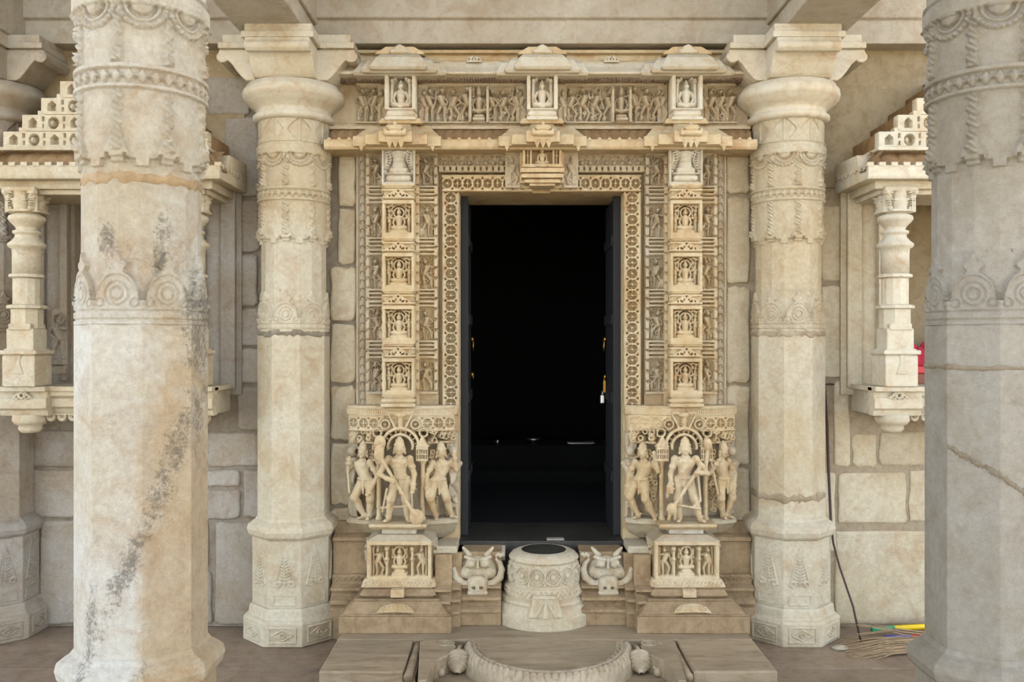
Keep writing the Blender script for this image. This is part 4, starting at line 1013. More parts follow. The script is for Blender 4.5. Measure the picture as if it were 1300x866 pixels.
def statue(name, P, extra=None, h=.0095, scale=.44):
    s, q = statue_sdf(P)
    if extra: extra(s, q)
    return s.mesh(name, h, (-.36, -.26, -.02), (.36, .18, 1.06), scale)

def lute(s, q):
    a = np.array((-.20, -.16, .78)); b_ = np.array((.20, -.15, .10)); s.cap(a, b_, .018, .022, .004); s.ell(b_+(.02, 0, -.02), (.085, .05, .095), .02); s.ell(a+(-.02, 0, .05), (.06, .045, .10), .015)
    for i in range(3): s.cap(a+(-.03-.02*i, 0, .1+.03*i), a+(.03-.02*i, 0, .11+.03*i), .016, .016, .004)
    s.cap((-.14, -.08, .40), (-.20, -.04, .12), .014, .012, .006); s.cap((.15, -.08, .42), (.16, -.06, .10), .012, .012, .006)
    s.cap((-.22, -.04, .17), (.12, -.05, .19), .013, .013, .006)
    s.cap((-.12, .02, .74), (-.24, .02, .70), .036, .030, .01); s.cap((-.24, .02, .70), (-.24, -.02, .86), .030, .026, .01); s.ell((-.23, -.02, .94), (.07, .04, .09), .01)
def staff(s, q):
    a = np.array((.14, -.15, .66)); b_ = np.array((-.17, -.15, .20)); s.cap(a, b_, .022, .020, .004); s.ell(b_+(-.02, 0, -.02), (.06, .05, .07), .015)
    s.cap(b_+(-.03, 0, -.04), b_+(-.05, .02, -.15), .03, .018, .01); s.cap(b_+(.02, 0, -.05), b_+(.02, .02, -.15), .022, .016, .01)
    s.cap((.12, -.12, .62), (.16, -.10, .26), .016, .014, .006); s.cap((.16, -.10, .26), (.05, -.08, .17), .014, .014, .006); s.cap((-.17, -.10, .22), (.16, -.10, .17), .014, .014, .006)
    s.cap((.24, .02, .60), (.27, .02, .84), .030, .022, .01); s.ell((.27, .01, .92), (.05, .04, .07), .01)
    s.cap((-.20, -.06, .42), (-.22, -.04, .30), .035, .02, .01)
SC = statue('deity', dict(pel=(.015, 0, .50), ch=(-.005, 0, .70), hd=(.0, -.01, .865), kl=(-.095, -.05, .28), fl=(-.13, .0, .035), kr=(.075, -.02, .27), fr=(.10, 0, .035), el=(-.235, -.05, .57), hl=(-.10, -.15, .52), er=(.175, 0, .56), hr=(.165, -.06, .42)), lute, .0085, .45)
SD = statue('deity', dict(pel=(-.02, 0, .50), ch=(.0, 0, .70), hd=(-.005, -.01, .865), kl=(-.09, -.02, .27), fl=(-.07, .0, .035), kr=(.10, -.05, .28), fr=(.17, -.02, .035), el=(-.175, 0, .56), hl=(-.18, -.06, .42), er=(.245, -.06, .58), hr=(.13, -.15, .60)), staff, .0085, .45)
def wand(s, q): s.cap((-.13, -.11, .34), (-.20, -.06, .76), .016, .014, .005); s.cap((.10, .05, .45), (.16, .06, .20), .03, .02, .01)
SA = statue('attendant', dict(pel=(.05, 0, .49), ch=(-.01, 0, .68), hd=(.02, -.02, .85), kl=(-.07, -.09, .28), fl=(.03, .0, .035), kr=(.14, -.04, .27), fr=(.09, .02, .035), el=(-.20, -.04, .60), hl=(-.13, -.11, .74), er=(.22, .0, .55), hr=(.15, -.07, .38)), wand, .0095, .43)
SB = statue('attendant', dict(pel=(-.04, 0, .48), ch=(.02, 0, .67), hd=(.0, -.02, .84), kl=(-.16, -.07, .28), fl=(-.06, .0, .035), kr=(.05, -.08, .27), fr=(.15, .0, .035), el=(-.19, .0, .55), hl=(-.20, -.05, .37), er=(.20, -.03, .62), hr=(.17, -.06, .80)), None, .0095, .43)
def beast():
    s = SDF(); s.ell((0, 0, .30), (.13, .10, .10)); s.ell((0, -.11, .40), (.075, .08, .075)); s.cap((0, -.15, .38), (0, -.21, .34), .045, .03)
    for x in (-.07, .07):
        for y in (-.06, .07): s.cap((x, y, .26), (x*1.1, y-.02, .03), .04, .028)
        s.ell((x*.8, -.09, .47), (.02, .018, .035))
    s.cap((0, .10, .32), (.05, .14, .5), .022, .014)
    return s.mesh('animal', .011, (-.22, -.27, -.01), (.22, .22, .56), .26)
BST = beast()

def ycurve(X): return .045+.125*np.sqrt(np.clip(1-(np.asarray(X)/.325)**2, 0, 1))
def dshape(hw, add, n=22, back=0.0):
    pts = [(-hw, back)]
    for i in range(n+1):
        x = -hw+2*hw*i/n; pts.append((x, -(float(ycurve(x*.30/hw))+add)))
    pts.append((hw, back)); return pts
def smooth_d(name, layers, mat, parent, bevel=.0):
    V = []; F = []; n = None
    for hw, add, z in layers:
        p = dshape(hw, add); n = len(p); V += [(x, y, z) for x, y in p]
    for k in range(len(layers)-1):
        for i in range(n): F.append((k*n+i, k*n+(i+1) % n, (k+1)*n+(i+1) % n, (k+1)*n+i))
    F += [tuple(range(n-1, -1, -1)), tuple((len(layers)-1)*n+i for i in range(n))]
    return MB().add(V, F).build(name, mat, parent, bevel=bevel)

def bracket(s, label, centre, order):
    t = thing('figure_bracket', label, 'relief panel', (s*.765, YW, 0), 'figure brackets on both sides of the doorway')
    smooth_d('back_slab', [(.30, -.10, .60), (.30, -.10, 1.20)], 'carved2', t)
    smooth_d('bowl', [(.255, -.09, .505), (.285, -.05, .545), (.302, -.005, .598), (.306, .012, .604), (.306, .012, .622), (.296, .0, .632)], 'marble', t, .003)
    MB().frus(-.135, .135, -.285, -.05, .602, -.152, .152, -.305, -.05, .618).box(-.152, .152, -.305, -.05, .618, .634).build('ledge', 'carved', t, bevel=.003)
    MB().box(-.092, .092, -.255, -.03, .472, .603).build('support_block', 'white', t, bevel=.005)
    top = smooth_d('top_slab', [(.296, -.03, 1.10), (.302, .0, 1.19), (.308, .012, 1.20), (.308, .012, 1.235), (.300, 0, 1.248)], 'carved', t, .003)
    # fluted rim
    R = Relief(.60, .038, 420, 0.); R.box(-.3, .3, 0, .005, .012); R.box(-.3, .3, .033, .038, .012)
    for i in range(50):
        x = -.294+i*.012; R.cap(x, .006, x, .03, .004, .004, 0, 2.)
    wr = 1.0 if s < 0 else lambda Q: np.where(Q.X < .02+.03*np.sin(Q.Z*160), .22+.12*np.sin(Q.X*70)*np.sin(Q.Z*90), 1.0)
    R.H *= wr if s < 0 else wr(R)
    obj('fluted_rim', R.mesh('fluted_rim', warp=lambda X, H, Z: np.stack([X, -ycurve(X)-.010-H, Z], -1)), 'carved', top, (0, 0, 1.198))
    # pierced foliage band
    R = lattice(.58, .085, True); R.H = np.where(np.abs(R.X) < .09, R.H*.3, R.H)
    R.H *= .9*(1.0 if s < 0 else wr(R))
    obj('pierced_band', R.mesh('pierced_band', warp=lambda X, H, Z: np.stack([X, -ycurve(X)-.004-H*.8, Z], -1)), 'carved', top, (0, 0, 1.112))
    # foliate arch over the middle figure
    R = Relief(.30, .24, 430, -.03)
    for r, hgt, w in ((.066, .05, .007), (.10, .05, .008)):
        d = np.hypot(R.X, (R.Z-.045)); up = R.Z > .03; R.put(up & (np.abs(d-r) < w), hgt)
    for i in range(9):
        a = math.pi*(i+.5)/9; R.cap(.066*math.cos(a), .045+.066*math.sin(a), .10*math.cos(a), .045+.10*math.sin(a), .005, .005, .02, 2.)
    for sd in (-1, 1):
        R.ring(sd*.082, .165, .024, .007, .05, 0); R.ring(sd*.125, .12, .022, .007, .05, 0); R.ell(sd*.082, .165, .012, .012, .0, .045); R.cap(sd*.03, .15, sd*.06, .21, .009, .007, .03, 1.5)
    R.cap(0, .145, 0, .20, .012, .016, .03, 1.5); R.ell(0, .215, .03, .02, .02, .04); R.cap(-.06, .225, .06, .225, .010, .010, .02, 1.5)
    R.H = np.where(R.H < -.02, -.03, R.H)
    V = R.mesh('foliate_arch', skirt=False)
    # keep only the raised openwork so the recess shows between the strands
    import bmesh
    bm = bmesh.new(); bm.from_mesh(V); bmesh.ops.delete(bm, geom=[f for f in bm.faces if all(v.co.y > .028 for v in f.verts)], context='FACES'); bm.to_mesh(V); bm.free()
    obj('foliate_arch', V, 'carved', t, (0, -.155, .985))
    for sd in (-1, 1):
        p = MB().lathe([(.019, .625), (.019, .645), (.013, .652), (.013, .70), (.016, .705), (.013, .712), (.013, .86), (.017, .866), (.013, .872), (.013, .93), (.022, .945), (.024, .955)], 12, 0, sd*.118, -.175).build('pillarette', 'carved', t, smooth=True)
        R = Relief(.062, .075, 480, .02)
        for i in range(5): R.cut(-.024+i*.012-.0032, -.024+i*.012+.0032, .012, .034, .002); R.cut(-.024+i*.012-.0032, -.024+i*.012+.0032, .040, .062, .002)
        MB().box(sd*.118-.027, sd*.118+.027, -.195, -.14, .955, 1.03).build('cage_core', 'carved', p); obj('cage', R.mesh('cage'), 'carved', p, (sd*.118, -.196, .955))
        MB().prism([(sd*.118-.038, 1.03), (sd*.118+.038, 1.03), (sd*.118+.018, 1.055), (sd*.118+.012, 1.07), (sd*.118, 1.095), (sd*.118-.012, 1.07), (sd*.118-.018, 1.055)], -.205, -.14, 'y').build('cage_roof', 'carved', p, bevel=.003)
        # leafy canopy over each attendant
        R = Relief(.17, .10, 430, -.03); rr = random.Random(21+sd)
        R.cap(-.07, .012, .07, .012, .008, .008, .0, 2.)
        for i in range(16): R.ring(rr.uniform(-.07, .07), rr.uniform(.025, .085), rr.uniform(.010, .016), .0048, .035)
        R.cap(-.06, .02, -.02, .08, .006, .005, .01, 2.); R.cap(.06, .02, .02, .08, .006, .005, .01, 2.)
        V3 = R.mesh('leaf_canopy', skirt=False); bm = bmesh.new(); bm.from_mesh(V3); bmesh.ops.delete(bm, geom=[f for f in bm.faces if all(v.co.y > .028 for v in f.verts)], context='FACES'); bm.to_mesh(V3); bm.free()
        obj('leaf_canopy', V3, 'carved', t, (sd*.208, -.125, 1.035), rotz=sd*.5)
        # leafy trellis behind the pillarettes
        R = Relief(.07, .34, 400, -.02); rr = random.Random(4+sd)
        for i in range(16):
            x = rr.uniform(-.025, .025); z = .01+i*.021; R.ring(x, z, .012, .005, .02); R.cap(x, z, -x, z+.03, .005, .005, 0, 1.5)
        V2 = R.mesh('trellis', skirt=False); obj('trellis', V2, 'carved', t, (sd*.165, -.125, .67))
        # outermost standing attendants carved on the curve
        R = Relief(.075, .47, 420, 0.); fig_stand(R, 0, .01, .41, -.01, -sd, 1); R.cap(sd*.02, .36, sd*.02, .45, .012, .02, 0, 1.)
        obj('edge_figure', R.mesh('edge_figure', skirt=False), 'carved2', t, (sd*.272, -.075, .628), rotz=sd*.75)
    obj('deity', centre, 'carved', t, (0, -.225, .634))
    for sd, me in ((-1, order[0]), (1, order[1])):
        obj('attendant', me, 'carved', t, (sd*.212, -.135, .630), rotz=sd*.42)
    obj('animal', BST, 'carved2', t, (s*-.272, -.09, .628), rotz=-s*.6)
    return t
bracket(-1, 'carved bracket with a central deity holding a long lute-like staff among attendants', SC, (SA, SB))
bracket(1, 'carved bracket with a chipped rim and a central deity holding a staff above an animal', SD, (SB, SA))

# ================================================================== pedestals under the brackets
PZ = .12
def pedestal(s, label):
    t = thing('carved_pedestal', label, 'pedestal', (s*.755, YW, 0), 'pedestals flanking the door steps')
    MB().box(-.285, .285, -.495, -.02, PZ, .205).box(-.278, .278, -.488, -.02, .205, .213).build('bottom_step', 'base', t, bevel=.004)
    MB().frus(-.27, .27, -.48, -.02, .213, -.215, .215, -.41, -.02, .262).box(-.22, .22, -.415, -.02, .262, .270).build('sloped_step', 'base', t, bevel=.004)
    MB().box(-.185, .185, -.375, -.02, .270, .283).frus(-.20, .20, -.395, -.02, .283, -.185, .185, -.37, -.02, .310).box(-.18, .18, -.36, -.02, .310, .318).build('middle_step', 'base', t, bevel=.004)
    MB().box(-.035, .035, -.402, -.36, .275, .315).build('centre_tab', 'carved', t, bevel=.003)
    R = Relief(.20, .05, 420, -.004); R.ell(0, 0, .095, .04, 0, .018)
    for i in range(7): R.ring(-.066+i*.022, .012, .008, .0035, .012, .008)
    me = R.mesh('leaf_gable', warp=lambda X, H, Z: np.stack([X, -.478+Z*1.35-H*.6, .216+Z*.95+H*.6], -1), skirt=False, trim=-.003); obj('leaf_gable', me, 'carved', t)
    bd = MB().frus(-.195, .195, -.36, -.02, .318, -.182, .182, -.335, -.02, .352).build('rosette_band', 'carved', t, bevel=.003)
    R = Relief(.36, .034, 420, 0)
    for i in range(18):
        x = -.17+i*.02; R.ring(x, .017, .008, .003, .008); R.ell(x, .017, .003, .003, 0, .01); R.box(x+.008, x+.012, .022, .03, .01)
    obj('rosettes', R.mesh('rosettes', warp=lambda X, H, Z: np.stack([X, -.361+Z*.75-H, .319+Z], -1)), 'carved', bd)
    body = MB().box(-.155, .155, -.245, -.02, .350, .545).box(-.175, .175, -.25, -.02, .350, .535).frus(-.18, .18, -.325, -.02, .545, -.12, .12, -.28, -.02, .575).build('pedestal_body', 'carved2', t, bevel=.004)
    R = Relief(.335, .195, 430, 0.)
    R.box(-.168, .168, 0, .012, .045); R.box(-.168, .168, .178, .195, .045)
    for sd in (-1, 1):
        R.box(*sorted((sd*.168, sd*.150)), 0, .195, .042); R.box(*sorted((sd*.062, sd*.072)), .01, .15, .032); R.ell(sd*.067, .155, .014, .016, .01, .03); R.ell(sd*.067, .10, .012, .012, .01, .03)
        fig_stand(R, sd*.110, .012, .155, .004, sd, 1); R.cap(sd*.14, .02, sd*.138, .16, .006, .006, 0, 1.6)
    fig_seat(R, 0, .042, .13, .008, True); R.box(-.04, .04, .012, .03, .04); R.cap(-.02, .036, .02, .036, .01, .01, .02, 1.4); R.ring(0, .135, .03, .005, .02, .008)
    R.H = np.where(R.H < .003, -.03, R.H)
    obj('deity_panel', R.mesh('deity_panel'), 'carved', body, (0, -.287, .352))
    R = Relief(.10, .19, 420, 0.); fig_stand(R, 0, .005, .17, 0, 1, 2); R.ring(.03, .12, .015, .004, .012)
    me = R.mesh('side_relief')
    for sd in (-1, 1): obj('side_relief', me, 'carved2', body, (sd*.172, -.235, .352), rotz=sd*1.15)
    return t
pedestal(-1, 'tiered marble pedestal with a seated deity panel under the lute-holder bracket')
pedestal(1, 'tiered marble pedestal with a seated deity panel under the chipped bracket')

# ================================================================== threshold, base mouldings, lion masks, drum
TH = thing('threshold', 'dark stone door sill with a pale front lip', 'threshold', (0, YW, 0))
MB().box(-.47, .47, -.06, .45, .40, .492).build('sill_slab', 'thresh', TH, bevel=.006)
for s in (-1, 1):
    MB().prism([(-.06, .40), (-.13, .40), (-.15, .425), (-.14, .46), (-.06, .47)], *sorted((s*.20, s*.44))).build('front_lip', 'white', TH, bevel=.004)
MB().box(wx(694, 4.98), wx(716, 4.98), -.045, .0, .49, .499).build('patch_stone', 'wall', TH)

def base_profile(e=0.0):
    return [(0, PZ), (-.36-e, PZ), (-.36-e, .185), (-.375-e, .19), (-.375-e, .205), (-.33-e, .215), (-.31-e, .235), (-.345-e, .245), (-.345-e, .258), (-.29-e, .266), (-.255-e, .285), (-.30-e, .295), (-.30-e, .305), (-.245-e, .318), (-.22-e, .335), (-.22-e, .47), (0, .47)]
for s, lab in ((-1, 'stepped brown base moulding behind the lion mask on the lute-holder side'), (1, 'stepped brown base moulding behind the lion mask on the iron-rod side')):
    t = thing('base_moulding', lab, 'moulding', (s*.40, YW, 0), 'base mouldings of the doorway')
    MB().prism(base_profile(), -.20, .18).build('stepped_base', 'base', t, bevel=.002)
    a, b_ = sorted((s*.03, s*.12)); MB().prism(base_profile(.035), a, b_).build('stepped_base', 'base', t, bevel=.002)
    a, b_ = sorted((s*.08, s*.17)); MB().prism(base_profile(.07), a, b_).build('stepped_base', 'base', t, bevel=.002)
    MB().box(*sorted((s*.055, s*.17)), -.245, -.05, .40, .505).build('corner_stone', 'marble', t, bevel=.008)
    st = MB()
    for k in range(6): st.box(*sorted((s*.185, s*.225)), -.29, -.2, .345+k*.027, .365+k*.027)
    st.box(*sorted((s*.18, s*.23)), -.28, -.05, .33, .51).build('ladder_strip', 'base', t, bevel=.003)
    # stretch between pedestal and wall column
    t = thing('plinth_moulding', 'brown stepped plinth between the wall column and the %s' % ('lute-holder pedestal' if s < 0 else 'pedestal below the chipped bracket'), 'moulding', (s*.40, YW, 0), 'plinths beside the pedestals')
    x0, x1 = sorted((s*.525, s*.74))
    MB().prism([(0, 0), (-.22, 0), (-.22, .165), (-.20, .18), (-.235, .19), (-.235, .21), (-.19, .225), (-.175, .245), (-.21, .255), (-.21, .27), (-.16, .285), (-.155, .33), (-.13, .335), (-.13, .505), (-.15, .51), (-.15, .53), (-.09, .545), (-.04, .60), (0, .60)], x0, x1).build('stepped_base', 'base', t, bevel=.003)
    R = Relief(.21, .045, 420, 0.)
    for i in range(7): R.ring(-.092+i*.031, .022, .012, .004, .010); R.ell(-.092+i*.031, .022, .005, .005, 0, .008)
    obj('scroll_strip', R.mesh('scroll_strip'), 'base', t, ((x0+x1)/2, -.157, .286))

def lion_mesh():
    s = SDF()
    s.ell((0, .02, .50), (.42, .20, .30), .05)
    for x in (-1, 1):
        s.ell((x*.24, -.06, .44), (.19, .17, .17), .03); s.ell((x*.155, -.20, .66), (.125, .11, .10), .02); s.cap((x*.05, -.20, .74), (x*.28, -.16, .80), .045, .04, .02)
        s.cap((x*.03, -.20, .575), (x*.28, -.20, .60), .03, .03, .015)
        pts = [(.20, -.22, .20), (.36, -.20, .22), (.50, -.16, .34), (.54, -.12, .50), (.50, -.10, .64), (.42, -.08, .72)]
        for a, b_, ra, rb in zip(pts[:-1], pts[1:], (.08, .085, .08, .07, .055), (.085, .08, .07, .055, .04)): s.cap((x*a[0], a[1], a[2]), (x*b_[0], b_[1], b_[2]), ra, rb, .02)
        s.cap((x*.20, -.05, .82), (x*.34, -.02, .98), .07, .03, .02)
        for k in range(4): s.ell((x*(.42+.045*k), -.04, .80+.03*(k % 2)), (.045, .05, .05), .01)
    s.box((0, -.26, .21), (.225, .19, .19), .13, .03); s.ell((0, -.34, .33), (.19, .12, .10), .03); s.cap((0, -.28, .58), (0, -.30, .80), .035, .025, .01)
    s.cap((-.18, -.38, .05), (.18, -.38, .05), .055, .055, .02)
    for x in (-.085, .085): s.sub((x, -.46, .165), (.040, .11, .032))
    return s.mesh('lion_mask', .016, (-.68, -.58, -.06), (.68, .26, 1.06), .235)
LM = lion_mesh()
for s, lab in ((-1, 'bulging-eyed lion mask of carved marble between the drum and the lute-holder pedestal'), (1, 'bulging-eyed lion mask of carved marble between the drum and the pedestal below the chipped bracket')):
    t = thing('lion_mask', lab, 'carved head', (s*.345, 4.785, .262), 'lion masks beside the threshold drum')
    obj('face', LM, 'marble', t)

DR = thing('threshold_drum', 'half-round carved drum with spiral roundels at the foot of the door', 'drum', (0.008, 4.80, PZ))
def f_drum(T, Z):
    zs = np.array([0, .060, .066, .10, .108, .112, .128, .136, .142, .185, .192, .196, .200, .312, .318, .326, .345, .356, .360])
    rs = np.array([.268, .268, .262, .238, .226, .234, .228, .206, .212, .206, .190, .196, .190, .178, .186, .188, .172, .150, .120])
    R = np.interp(Z, zs, rs)
    n = 14
    u = wrap(T, n, np.pi/n)*.185; d = np.hypot(u, Z-.256); z0 = (Z > .203) & (Z < .31)
    for q, w in ((.042, .0048), (.030, .004), (.020, .0035)): R += np.where(z0 & (np.abs(d-q) < w), .009, 0)
    R += np.where(d < .013, .010, 0); R -= np.where(z0 & (d < .036) & (d > .013), .004, 0)
    v = wrap(T, n)*.185; R += np.where(z0 & (np.abs(v) < .004+.004*np.cos(Z*90)), .007, 0)
    w2 = wrap(T, 44)*.21; R += np.where((Z > .146) & (Z < .182), .006*np.sin(wrap(T, 44)*44)*np.sin(Z*170), 0)
    return R
obj('drum_body', radial('drum_body', 0, .36, 150, 420, f_drum), 'marble', DR)
MB().lathe([(.15, .30), (.15, .3555)], 40).build('drum_top', 'thresh', DR)
MB().frus(-.09, .09, -.262, -.17, .068, -.062, .062, -.225, -.17, .170).build('leaf_tab', 'marble', DR, bevel=.006)
R = Relief(.13, .10, 420, -.003)
for sd in (-1, 1): R.cap(sd*.052, .006, 0, .085, .010, .004, 0, 1.); R.cap(0, .004, 0, .07, .018, .006, 0, .8); R.cap(sd*.05, .01, sd*.045, .088, .005, .005, 0, 1.2)
R.cap(-.05, .09, .05, .09, .006, .006, 0, 1.2)
obj('leaf_carving', R.mesh('leaf_carving', warp=lambda X, H, Z: np.stack([X, -.264+Z*.365-H, .070+Z], -1), skirt=False), 'marble', DR)

# ================================================================== step platform with half-moon
SP = thing('step_platform', 'low banded marble platform in front of the carved doorway', 'platform', (0, 4.0, 0))
pf = MB()
pf.box(-1.03, 1.03, .42, .93, 0, PZ)
pf.build('platform_slab', 'step', SP, bevel=.006)
for s in (-1, 1):
    MB().box(*sorted((s*.652, s*1.03)), 0, .425, 0, PZ).build('side_slab', 'step', SP, bevel=.010)
    MB().box(*sorted((s*.600, s*.655)), .02, .43, 0, PZ-.032).build('channel_bed', 'step', SP)
    MB().tube([(s*.628, .0+.42*i/6, PZ-.030) for i in range(7)], .023, 12).build('channel_roll', 'step', SP, smooth=True)
MB().box(-.602, .602, -.25, .425, 0, .035).build('apron', 'step', SP, bevel=.004)
HM = thing('half_moon_step', 'half-moon doorstep slab with rope-carved rim, side volutes and conch shells', 'doorstep', (0.012, 4.37, 0))
n = 64; EA, EB = .415, .465
MB().prism([(EA*.83*math.cos(math.pi+math.pi*i/n), EB*.83*math.sin(math.pi+math.pi*i/n)) for i in range(n+1)]+[(.40, .06), (-.40, .06)], .03, PZ-.001, 'z').build('moon_slab', 'step', HM)
th = np.linspace(np.pi+.02, 2*np.pi-.02, 900); pr = np.linspace(0, 1, 44); A, Tq = np.meshgrid(th, pr)
kk = .80+.22*Tq; zz = np.interp(Tq, [0, .05, .10, .30, .34, .40, .60, .80, .92, 1.0], [PZ-.004, PZ+.006, PZ+.008, PZ+.008, PZ+.016, PZ+.002, PZ+.012, PZ-.006, PZ-.03, PZ-.085])
dash = ((np.abs(Tq-.14) < .035) & (((A*50) % (2*np.pi)) < 3.8)) | ((np.abs(Tq-.235) < .035) & (((A*50+2) % (2*np.pi)) < 3.8))
zz = np.where(dash, zz-.016, zz)
ph = (A*76+np.sign(A-1.5*np.pi)*((Tq-.62)/.25)**2*2.6) % (2*np.pi); zz += np.where((Tq > .37) & (Tq < .92), .011*(np.sin(ph/2))**.6-.008, 0)
obj('rope_rim', grid_mesh('rope_rim', np.stack([EA*kk*np.cos(A), EB*kk*np.sin(A), zz], -1)), 'rim', HM)
wallp = [(EA*1.018*math.cos(a), EB*1.018*math.sin(a)) for a in np.linspace(math.pi+.02, 2*math.pi-.02, 60)]
V = [(x, y, .03) for x, y in wallp]+[(x, y, PZ-.08) for x, y in wallp]; m_ = len(wallp)
MB().add(V, [(i, i+1, i+1+m_, i+m_) for i in range(m_-1)]).build('rim_foot', 'rim', HM)
def conch():
    t = np.linspace(0, 1, 90); a = np.linspace(0, 2*np.pi, 48, endpoint=False); A, Tt = np.meshgrid(a, t)
    r = .056*np.sin(np.pi*np.clip(Tt*.90+.05, 0, 1)**.75)**.9+.0055*np.sin(Tt*52+A)*np.sin(np.pi*Tt)
    r = np.maximum(r, .002)
    P = np.stack([r*np.cos(A), .055-.125*Tt, r*np.sin(A)*.85], -1)
    c, s_ = math.cos(.55), math.sin(.55); Y = P[..., 1]*c-P[..., 2]*s_; Z = P[..., 1]*s_+P[..., 2]*c
    return grid_mesh('conch_shell', np.stack([P[..., 0], Y, Z+.030], -1), True)
CON = conch()
for s in (-1, 1):
    # volute slab
    X = lambda px, py: (wx(px, FPX*1.48/(py-433)), FPX*1.48/(py-433))
    out = [(527, 864), (530, 815), (545, 811), (560, 811), (571, 815), (576, 821), (573, 828), (562, 833), (550, 839), (542, 848), (538, 864)]
    pts = [X(*p) for p in out]; pts = [(s*(-(x)), y-4.37) for x, y in pts]
    vo = MB().prism(pts, .034, PZ+.002, 'z').build('volute', 'step', HM, bevel=.004)
    cx, cy = pts[4]; cx += s*.030; sp = []
    for i in range(46):
        a = i*.30; r = .052*(1-i/50); sp.append((cx+s*r*math.cos(a)*1.0, cy-.030+r*math.sin(a)*.9, PZ+.002))
    MB().tube(sp, .0042, 5).build('volute_spiral', 'rim', vo, smooth=True)
    X0, Y0 = s*.430, -.150
    obj('conch_shell', CON, 'rim', HM, (X0, Y0, .055), scale=(s, 1, 1))
    MB().tube([(X0, Y0+.05, .105), (X0, Y0+.08, .118), (X0-s*.004, Y0+.12, .115)], [.018, .010, .008], 8).build('shell_stem', 'rim', HM, smooth=True)
    for dx, dy in ((-.085, -.05), (.075, -.055), (.115, -.03)):
        MB().tube([(X0+s*dx*.1, Y0+.11, .10), (X0+s*dx*.65, Y0+.03, .085), (X0+s*dx, Y0+dy, .060)], [.009, .008, .012], 8).build('lotus_stalk', 'rim', HM, smooth=True)
        MB().lathe([(.004, 0), (.016, .008), (.020, .022), (.013, .036), (.004, .044)], 12, 0, X0+s*dx, Y0+dy-.012).build('lotus_bud', 'rim', HM, smooth=True, loc=(0, 0, .036))

# ================================================================== doors
def door(n, s):
    t = thing('door_%d' % n, 'black painted door leaf swung inward %s' % ('with brass ring and small bolt' if s < 0 else 'with brass ring, hasp and padlock'), 'door', (s*.452, 5.10, .495)); tag(t, kind='structure')
    MB().box(*sorted((0, -s*.035)), 0, .43, 0, 1.92).build('leaf', 'doorblk', t, bevel=.003)
    fr = MB().box(*sorted((s*.002, -s*.040)), -.035, 0, -.0, 1.925).build('door_post', 'doorblk', t, bevel=.003)
    for z in (.3, .75, 1.2, 1.65): MB().box(*sorted((-s*.035, -s*.045)), .02, .42, z, z+.06).build('rail', 'doorblk', t, bevel=.003)
    for z, r in ((1.115, .035),) + (((.90, .014),) if s < 0 else ((.885, .03),)):
        k = MB().lathe([(.004, 0), (.016, .004), (.018, .012), (.008, .022)], 12)
        V = [(-s*(.035+p[2]), .36+p[0], z+p[1]) for p in k.V]; h = MB().add(V, k.F).build('ring_boss', 'brass', t, smooth=True)
        MB().tube([(-s*(.052+.012*math.sin(a)*0), .36+r*math.sin(a)*.6, z-r+r*math.cos(a)) for a in np.linspace(0, 2*np.pi, 17)], .004, 6).build('ring', 'brass', h, smooth=True)
    if s > 0:
        h = MB().box(-.058, -.042, .335, .355, .79, .865).build('hasp', 'brass', t, bevel=.002)
        p = MB().box(-.075, -.052, .33, .37, .725, .775).build('padlock', 'steel', t, bevel=.004)
        MB().tube([(-.063, .35+.013*math.cos(a), .775+.025*math.sin(a)) for a in np.linspace(0, np.pi, 9)], .004, 6).build('shackle', 'steel', p, smooth=True)
    return t
door(1, -1); door(2, 1)

# altar inside the dark chamber with a few metal vessels
AB = thing('altar_bench', 'shade-black altar bench deep inside the black doorway', 'bench', (0, 7.6, .42))
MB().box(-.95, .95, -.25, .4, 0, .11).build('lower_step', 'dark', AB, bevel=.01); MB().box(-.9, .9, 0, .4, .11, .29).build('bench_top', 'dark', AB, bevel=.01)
for x, lab, prof, m in ((-.29, 'tiny steel cup on the dark altar bench', [(.010, 0), (.016, .004), (.020, .03), (.018, .032)], 'steel'), (.02, 'shallow steel bowl with a foot on the dark altar bench', [(.03, 0), (.02, .012), (.05, .03), (.075, .05), (.07, .052)], 'steel')):
    t = thing('metal_bowl' if x > -.1 else 'metal_cup', lab, 'bowl' if x > -.1 else 'cup', (x, 7.68, .71)); MB().lathe(prof, 24).build('body', m, t, smooth=True)
    MB().lathe([(prof[-1][0]+.004, prof[-1][1]-.004), (prof[-1][0]+.004, prof[-1][1]+.003)], 24).build('rim', m, t)
t = thing('metal_tray', 'flat steel tray lying on the dark altar bench', 'tray', (.43, 7.70, .71)); MB().frus(-.09, .09, -.05, .05, 0, -.11, .11, -.07, .07, .014).build('pan', 'steel', t, bevel=.003); MB().box(-.115, .115, -.075, .075, .013, .018).build('rim', 'steel', t)

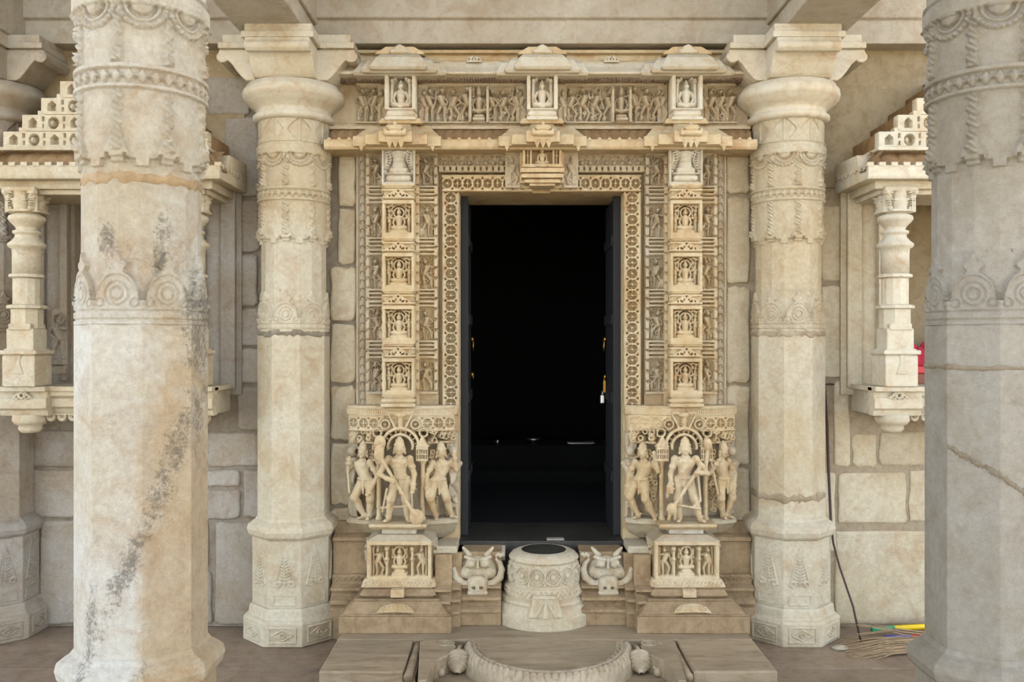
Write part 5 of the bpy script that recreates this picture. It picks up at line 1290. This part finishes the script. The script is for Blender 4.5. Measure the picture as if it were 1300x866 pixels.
# ================================================================== small loose things
# red cloth heap on a box in the lit niche
bx = thing('wooden_box', 'low brown wooden box with a red lid in the cream niche', 'box', (NX-.07, 5.02, 1.362))
MB().box(-.28, .30, -.10, .16, 0, .058).build('body', 'wood', bx, bevel=.004); MB().box(-.29, .31, -.11, .17, .058, .098).build('lid', 'tray', bx, bevel=.006)
u = np.linspace(-1, 1, 90); X, Y = np.meshgrid(u, u)
rd = np.clip(1-np.maximum(np.abs(X), np.abs(Y))**4, 0, 1)**.5
Z = rd*(.10+.035*np.sin(X*5+1.2*Y)+.018*np.sin(X*13+Y*7+np.sin(Y*9))+.012*np.sin(Y*17-X*6)+.012*np.sin(X*23+Y*11))
me = grid_mesh('cloth', np.stack([X*.25+.012*np.sin(Y*9), Y*.12+.008*np.sin(X*11), np.maximum(Z, 0)+.0], -1))
ct = tag(obj('red_cloth', me, 'cloth', None, (NX-.06, 5.03, 1.461)), 'crumpled crimson cloth heaped on the box in the niche', 'cloth')
sd_ = ct.modifiers.new('solid', 'SOLIDIFY'); sd_.thickness = .004

# leaning iron rod
t = thing('iron_rod', 'thin rusty iron rod with a hook leaning beside the wall column', 'rod', (wx(1094, 4.66), 4.66, 0))
p0 = Vector((wx(1094, 4.66), 4.66, .005)); pts = [p0]
for px, py, d in ((1083, 770, 4.70), (1066, 720, 4.76), (1058, 690, 4.80), (1055, 665, 4.82), (1052, 600, 4.88), (1050, 540, 4.93), (1046, 480, 4.955)):
    pts.append(Vector((wx(px, d), d, wz(py, d))))
MB().tube([p-p0+Vector((0, 0, .005)) for p in pts], [.006]*4+[.008]*4, 8).build('shaft', 'iron', t, smooth=True)
q = pts[-1]-p0; MB().tube([q+Vector((0, 0, .02)), q+Vector((.0, 0, -.03)), q+Vector((.03, -.005, -.028)), q+Vector((.055, -.01, -.03))], [.004, .007, .006, .004], 8).build('hook', 'iron', t, smooth=True)

# twig broom lying on the floor
t = thing('twig_broom', 'bundle of dry twigs forming a broom on the floor beside the wall', 'broom', (wx(1150, 4.62), 4.62, 0))
r = random.Random(9); tw = MB()
x0 = wx(1150, 4.62)
for i in range(260):
    f = r.random(); y = r.uniform(-.07, .07); z = .006+r.random()*.05*(1-abs(y)/.09)
    xa = .42+r.uniform(-.05, .05); xb = r.uniform(-.34, -.16); bend = r.uniform(-.05, .05)
    tw.tube([(xa, y*.35, z*.8+.01), (.12, y*.8+bend*.4, z+.012), (xb*.5, y*1.0+bend, z*.9+.008), (xb, y*1.35+bend*1.5, max(.004, z*.45))], [.0028, .0024, .002, .0012], 4)
for i in range(10):
    y = r.uniform(-.06, .06); tw.tube([(.36, y, .05), (.0, y+.05, .07+r.random()*.02), (-.24, y+r.uniform(-.1, .14), .04+r.random()*.10)], [.0026, .0022, .0012], 4)
tag(tw.build('twigs', 'twig', t), kind='stuff')
MB().tube([(.40, 0, .035), (.52, .0, .035)], .036, 14).build('binding', 'iron', t, smooth=True)
t = thing('painted_pole', 'green and yellow painted pole lying by the foot of the wall', 'pole', (wx(1107, 4.80), 4.80, 0))
L0 = .30
MB().tube([(0, 0, .045), (L0*.42, .018, .047)], .015, 14).build('green_section', 'green', t, smooth=True); MB().tube([(L0*.42, .018, .047), (.62, .09, .05)], .015, 14).build('yellow_section', 'yellow', t, smooth=True)
t = thing('painted_pole', 'blue and red painted pole lying behind the twig broom', 'pole', (wx(1124, 4.76), 4.76, 0))
MB().tube([(0, 0, .015), (.14, .012, .015)], .014, 14).build('blue_section', 'blue', t, smooth=True); MB().tube([(.14, .012, .015), (.55, .05, .015)], .014, 14).build('red_section', 'redp', t, smooth=True)
pb = tag(MB().lathe([(.01, 0), (.045, .004), (.05, .012), (.03, .022), (.008, .026)], 9, .3).build('pebble', 'marble', loc=(wx(1068, 4.62), 4.62, 0), scale=(1, .6, .9)), 'small pale stone chip on the floor beside the broom', 'stone')
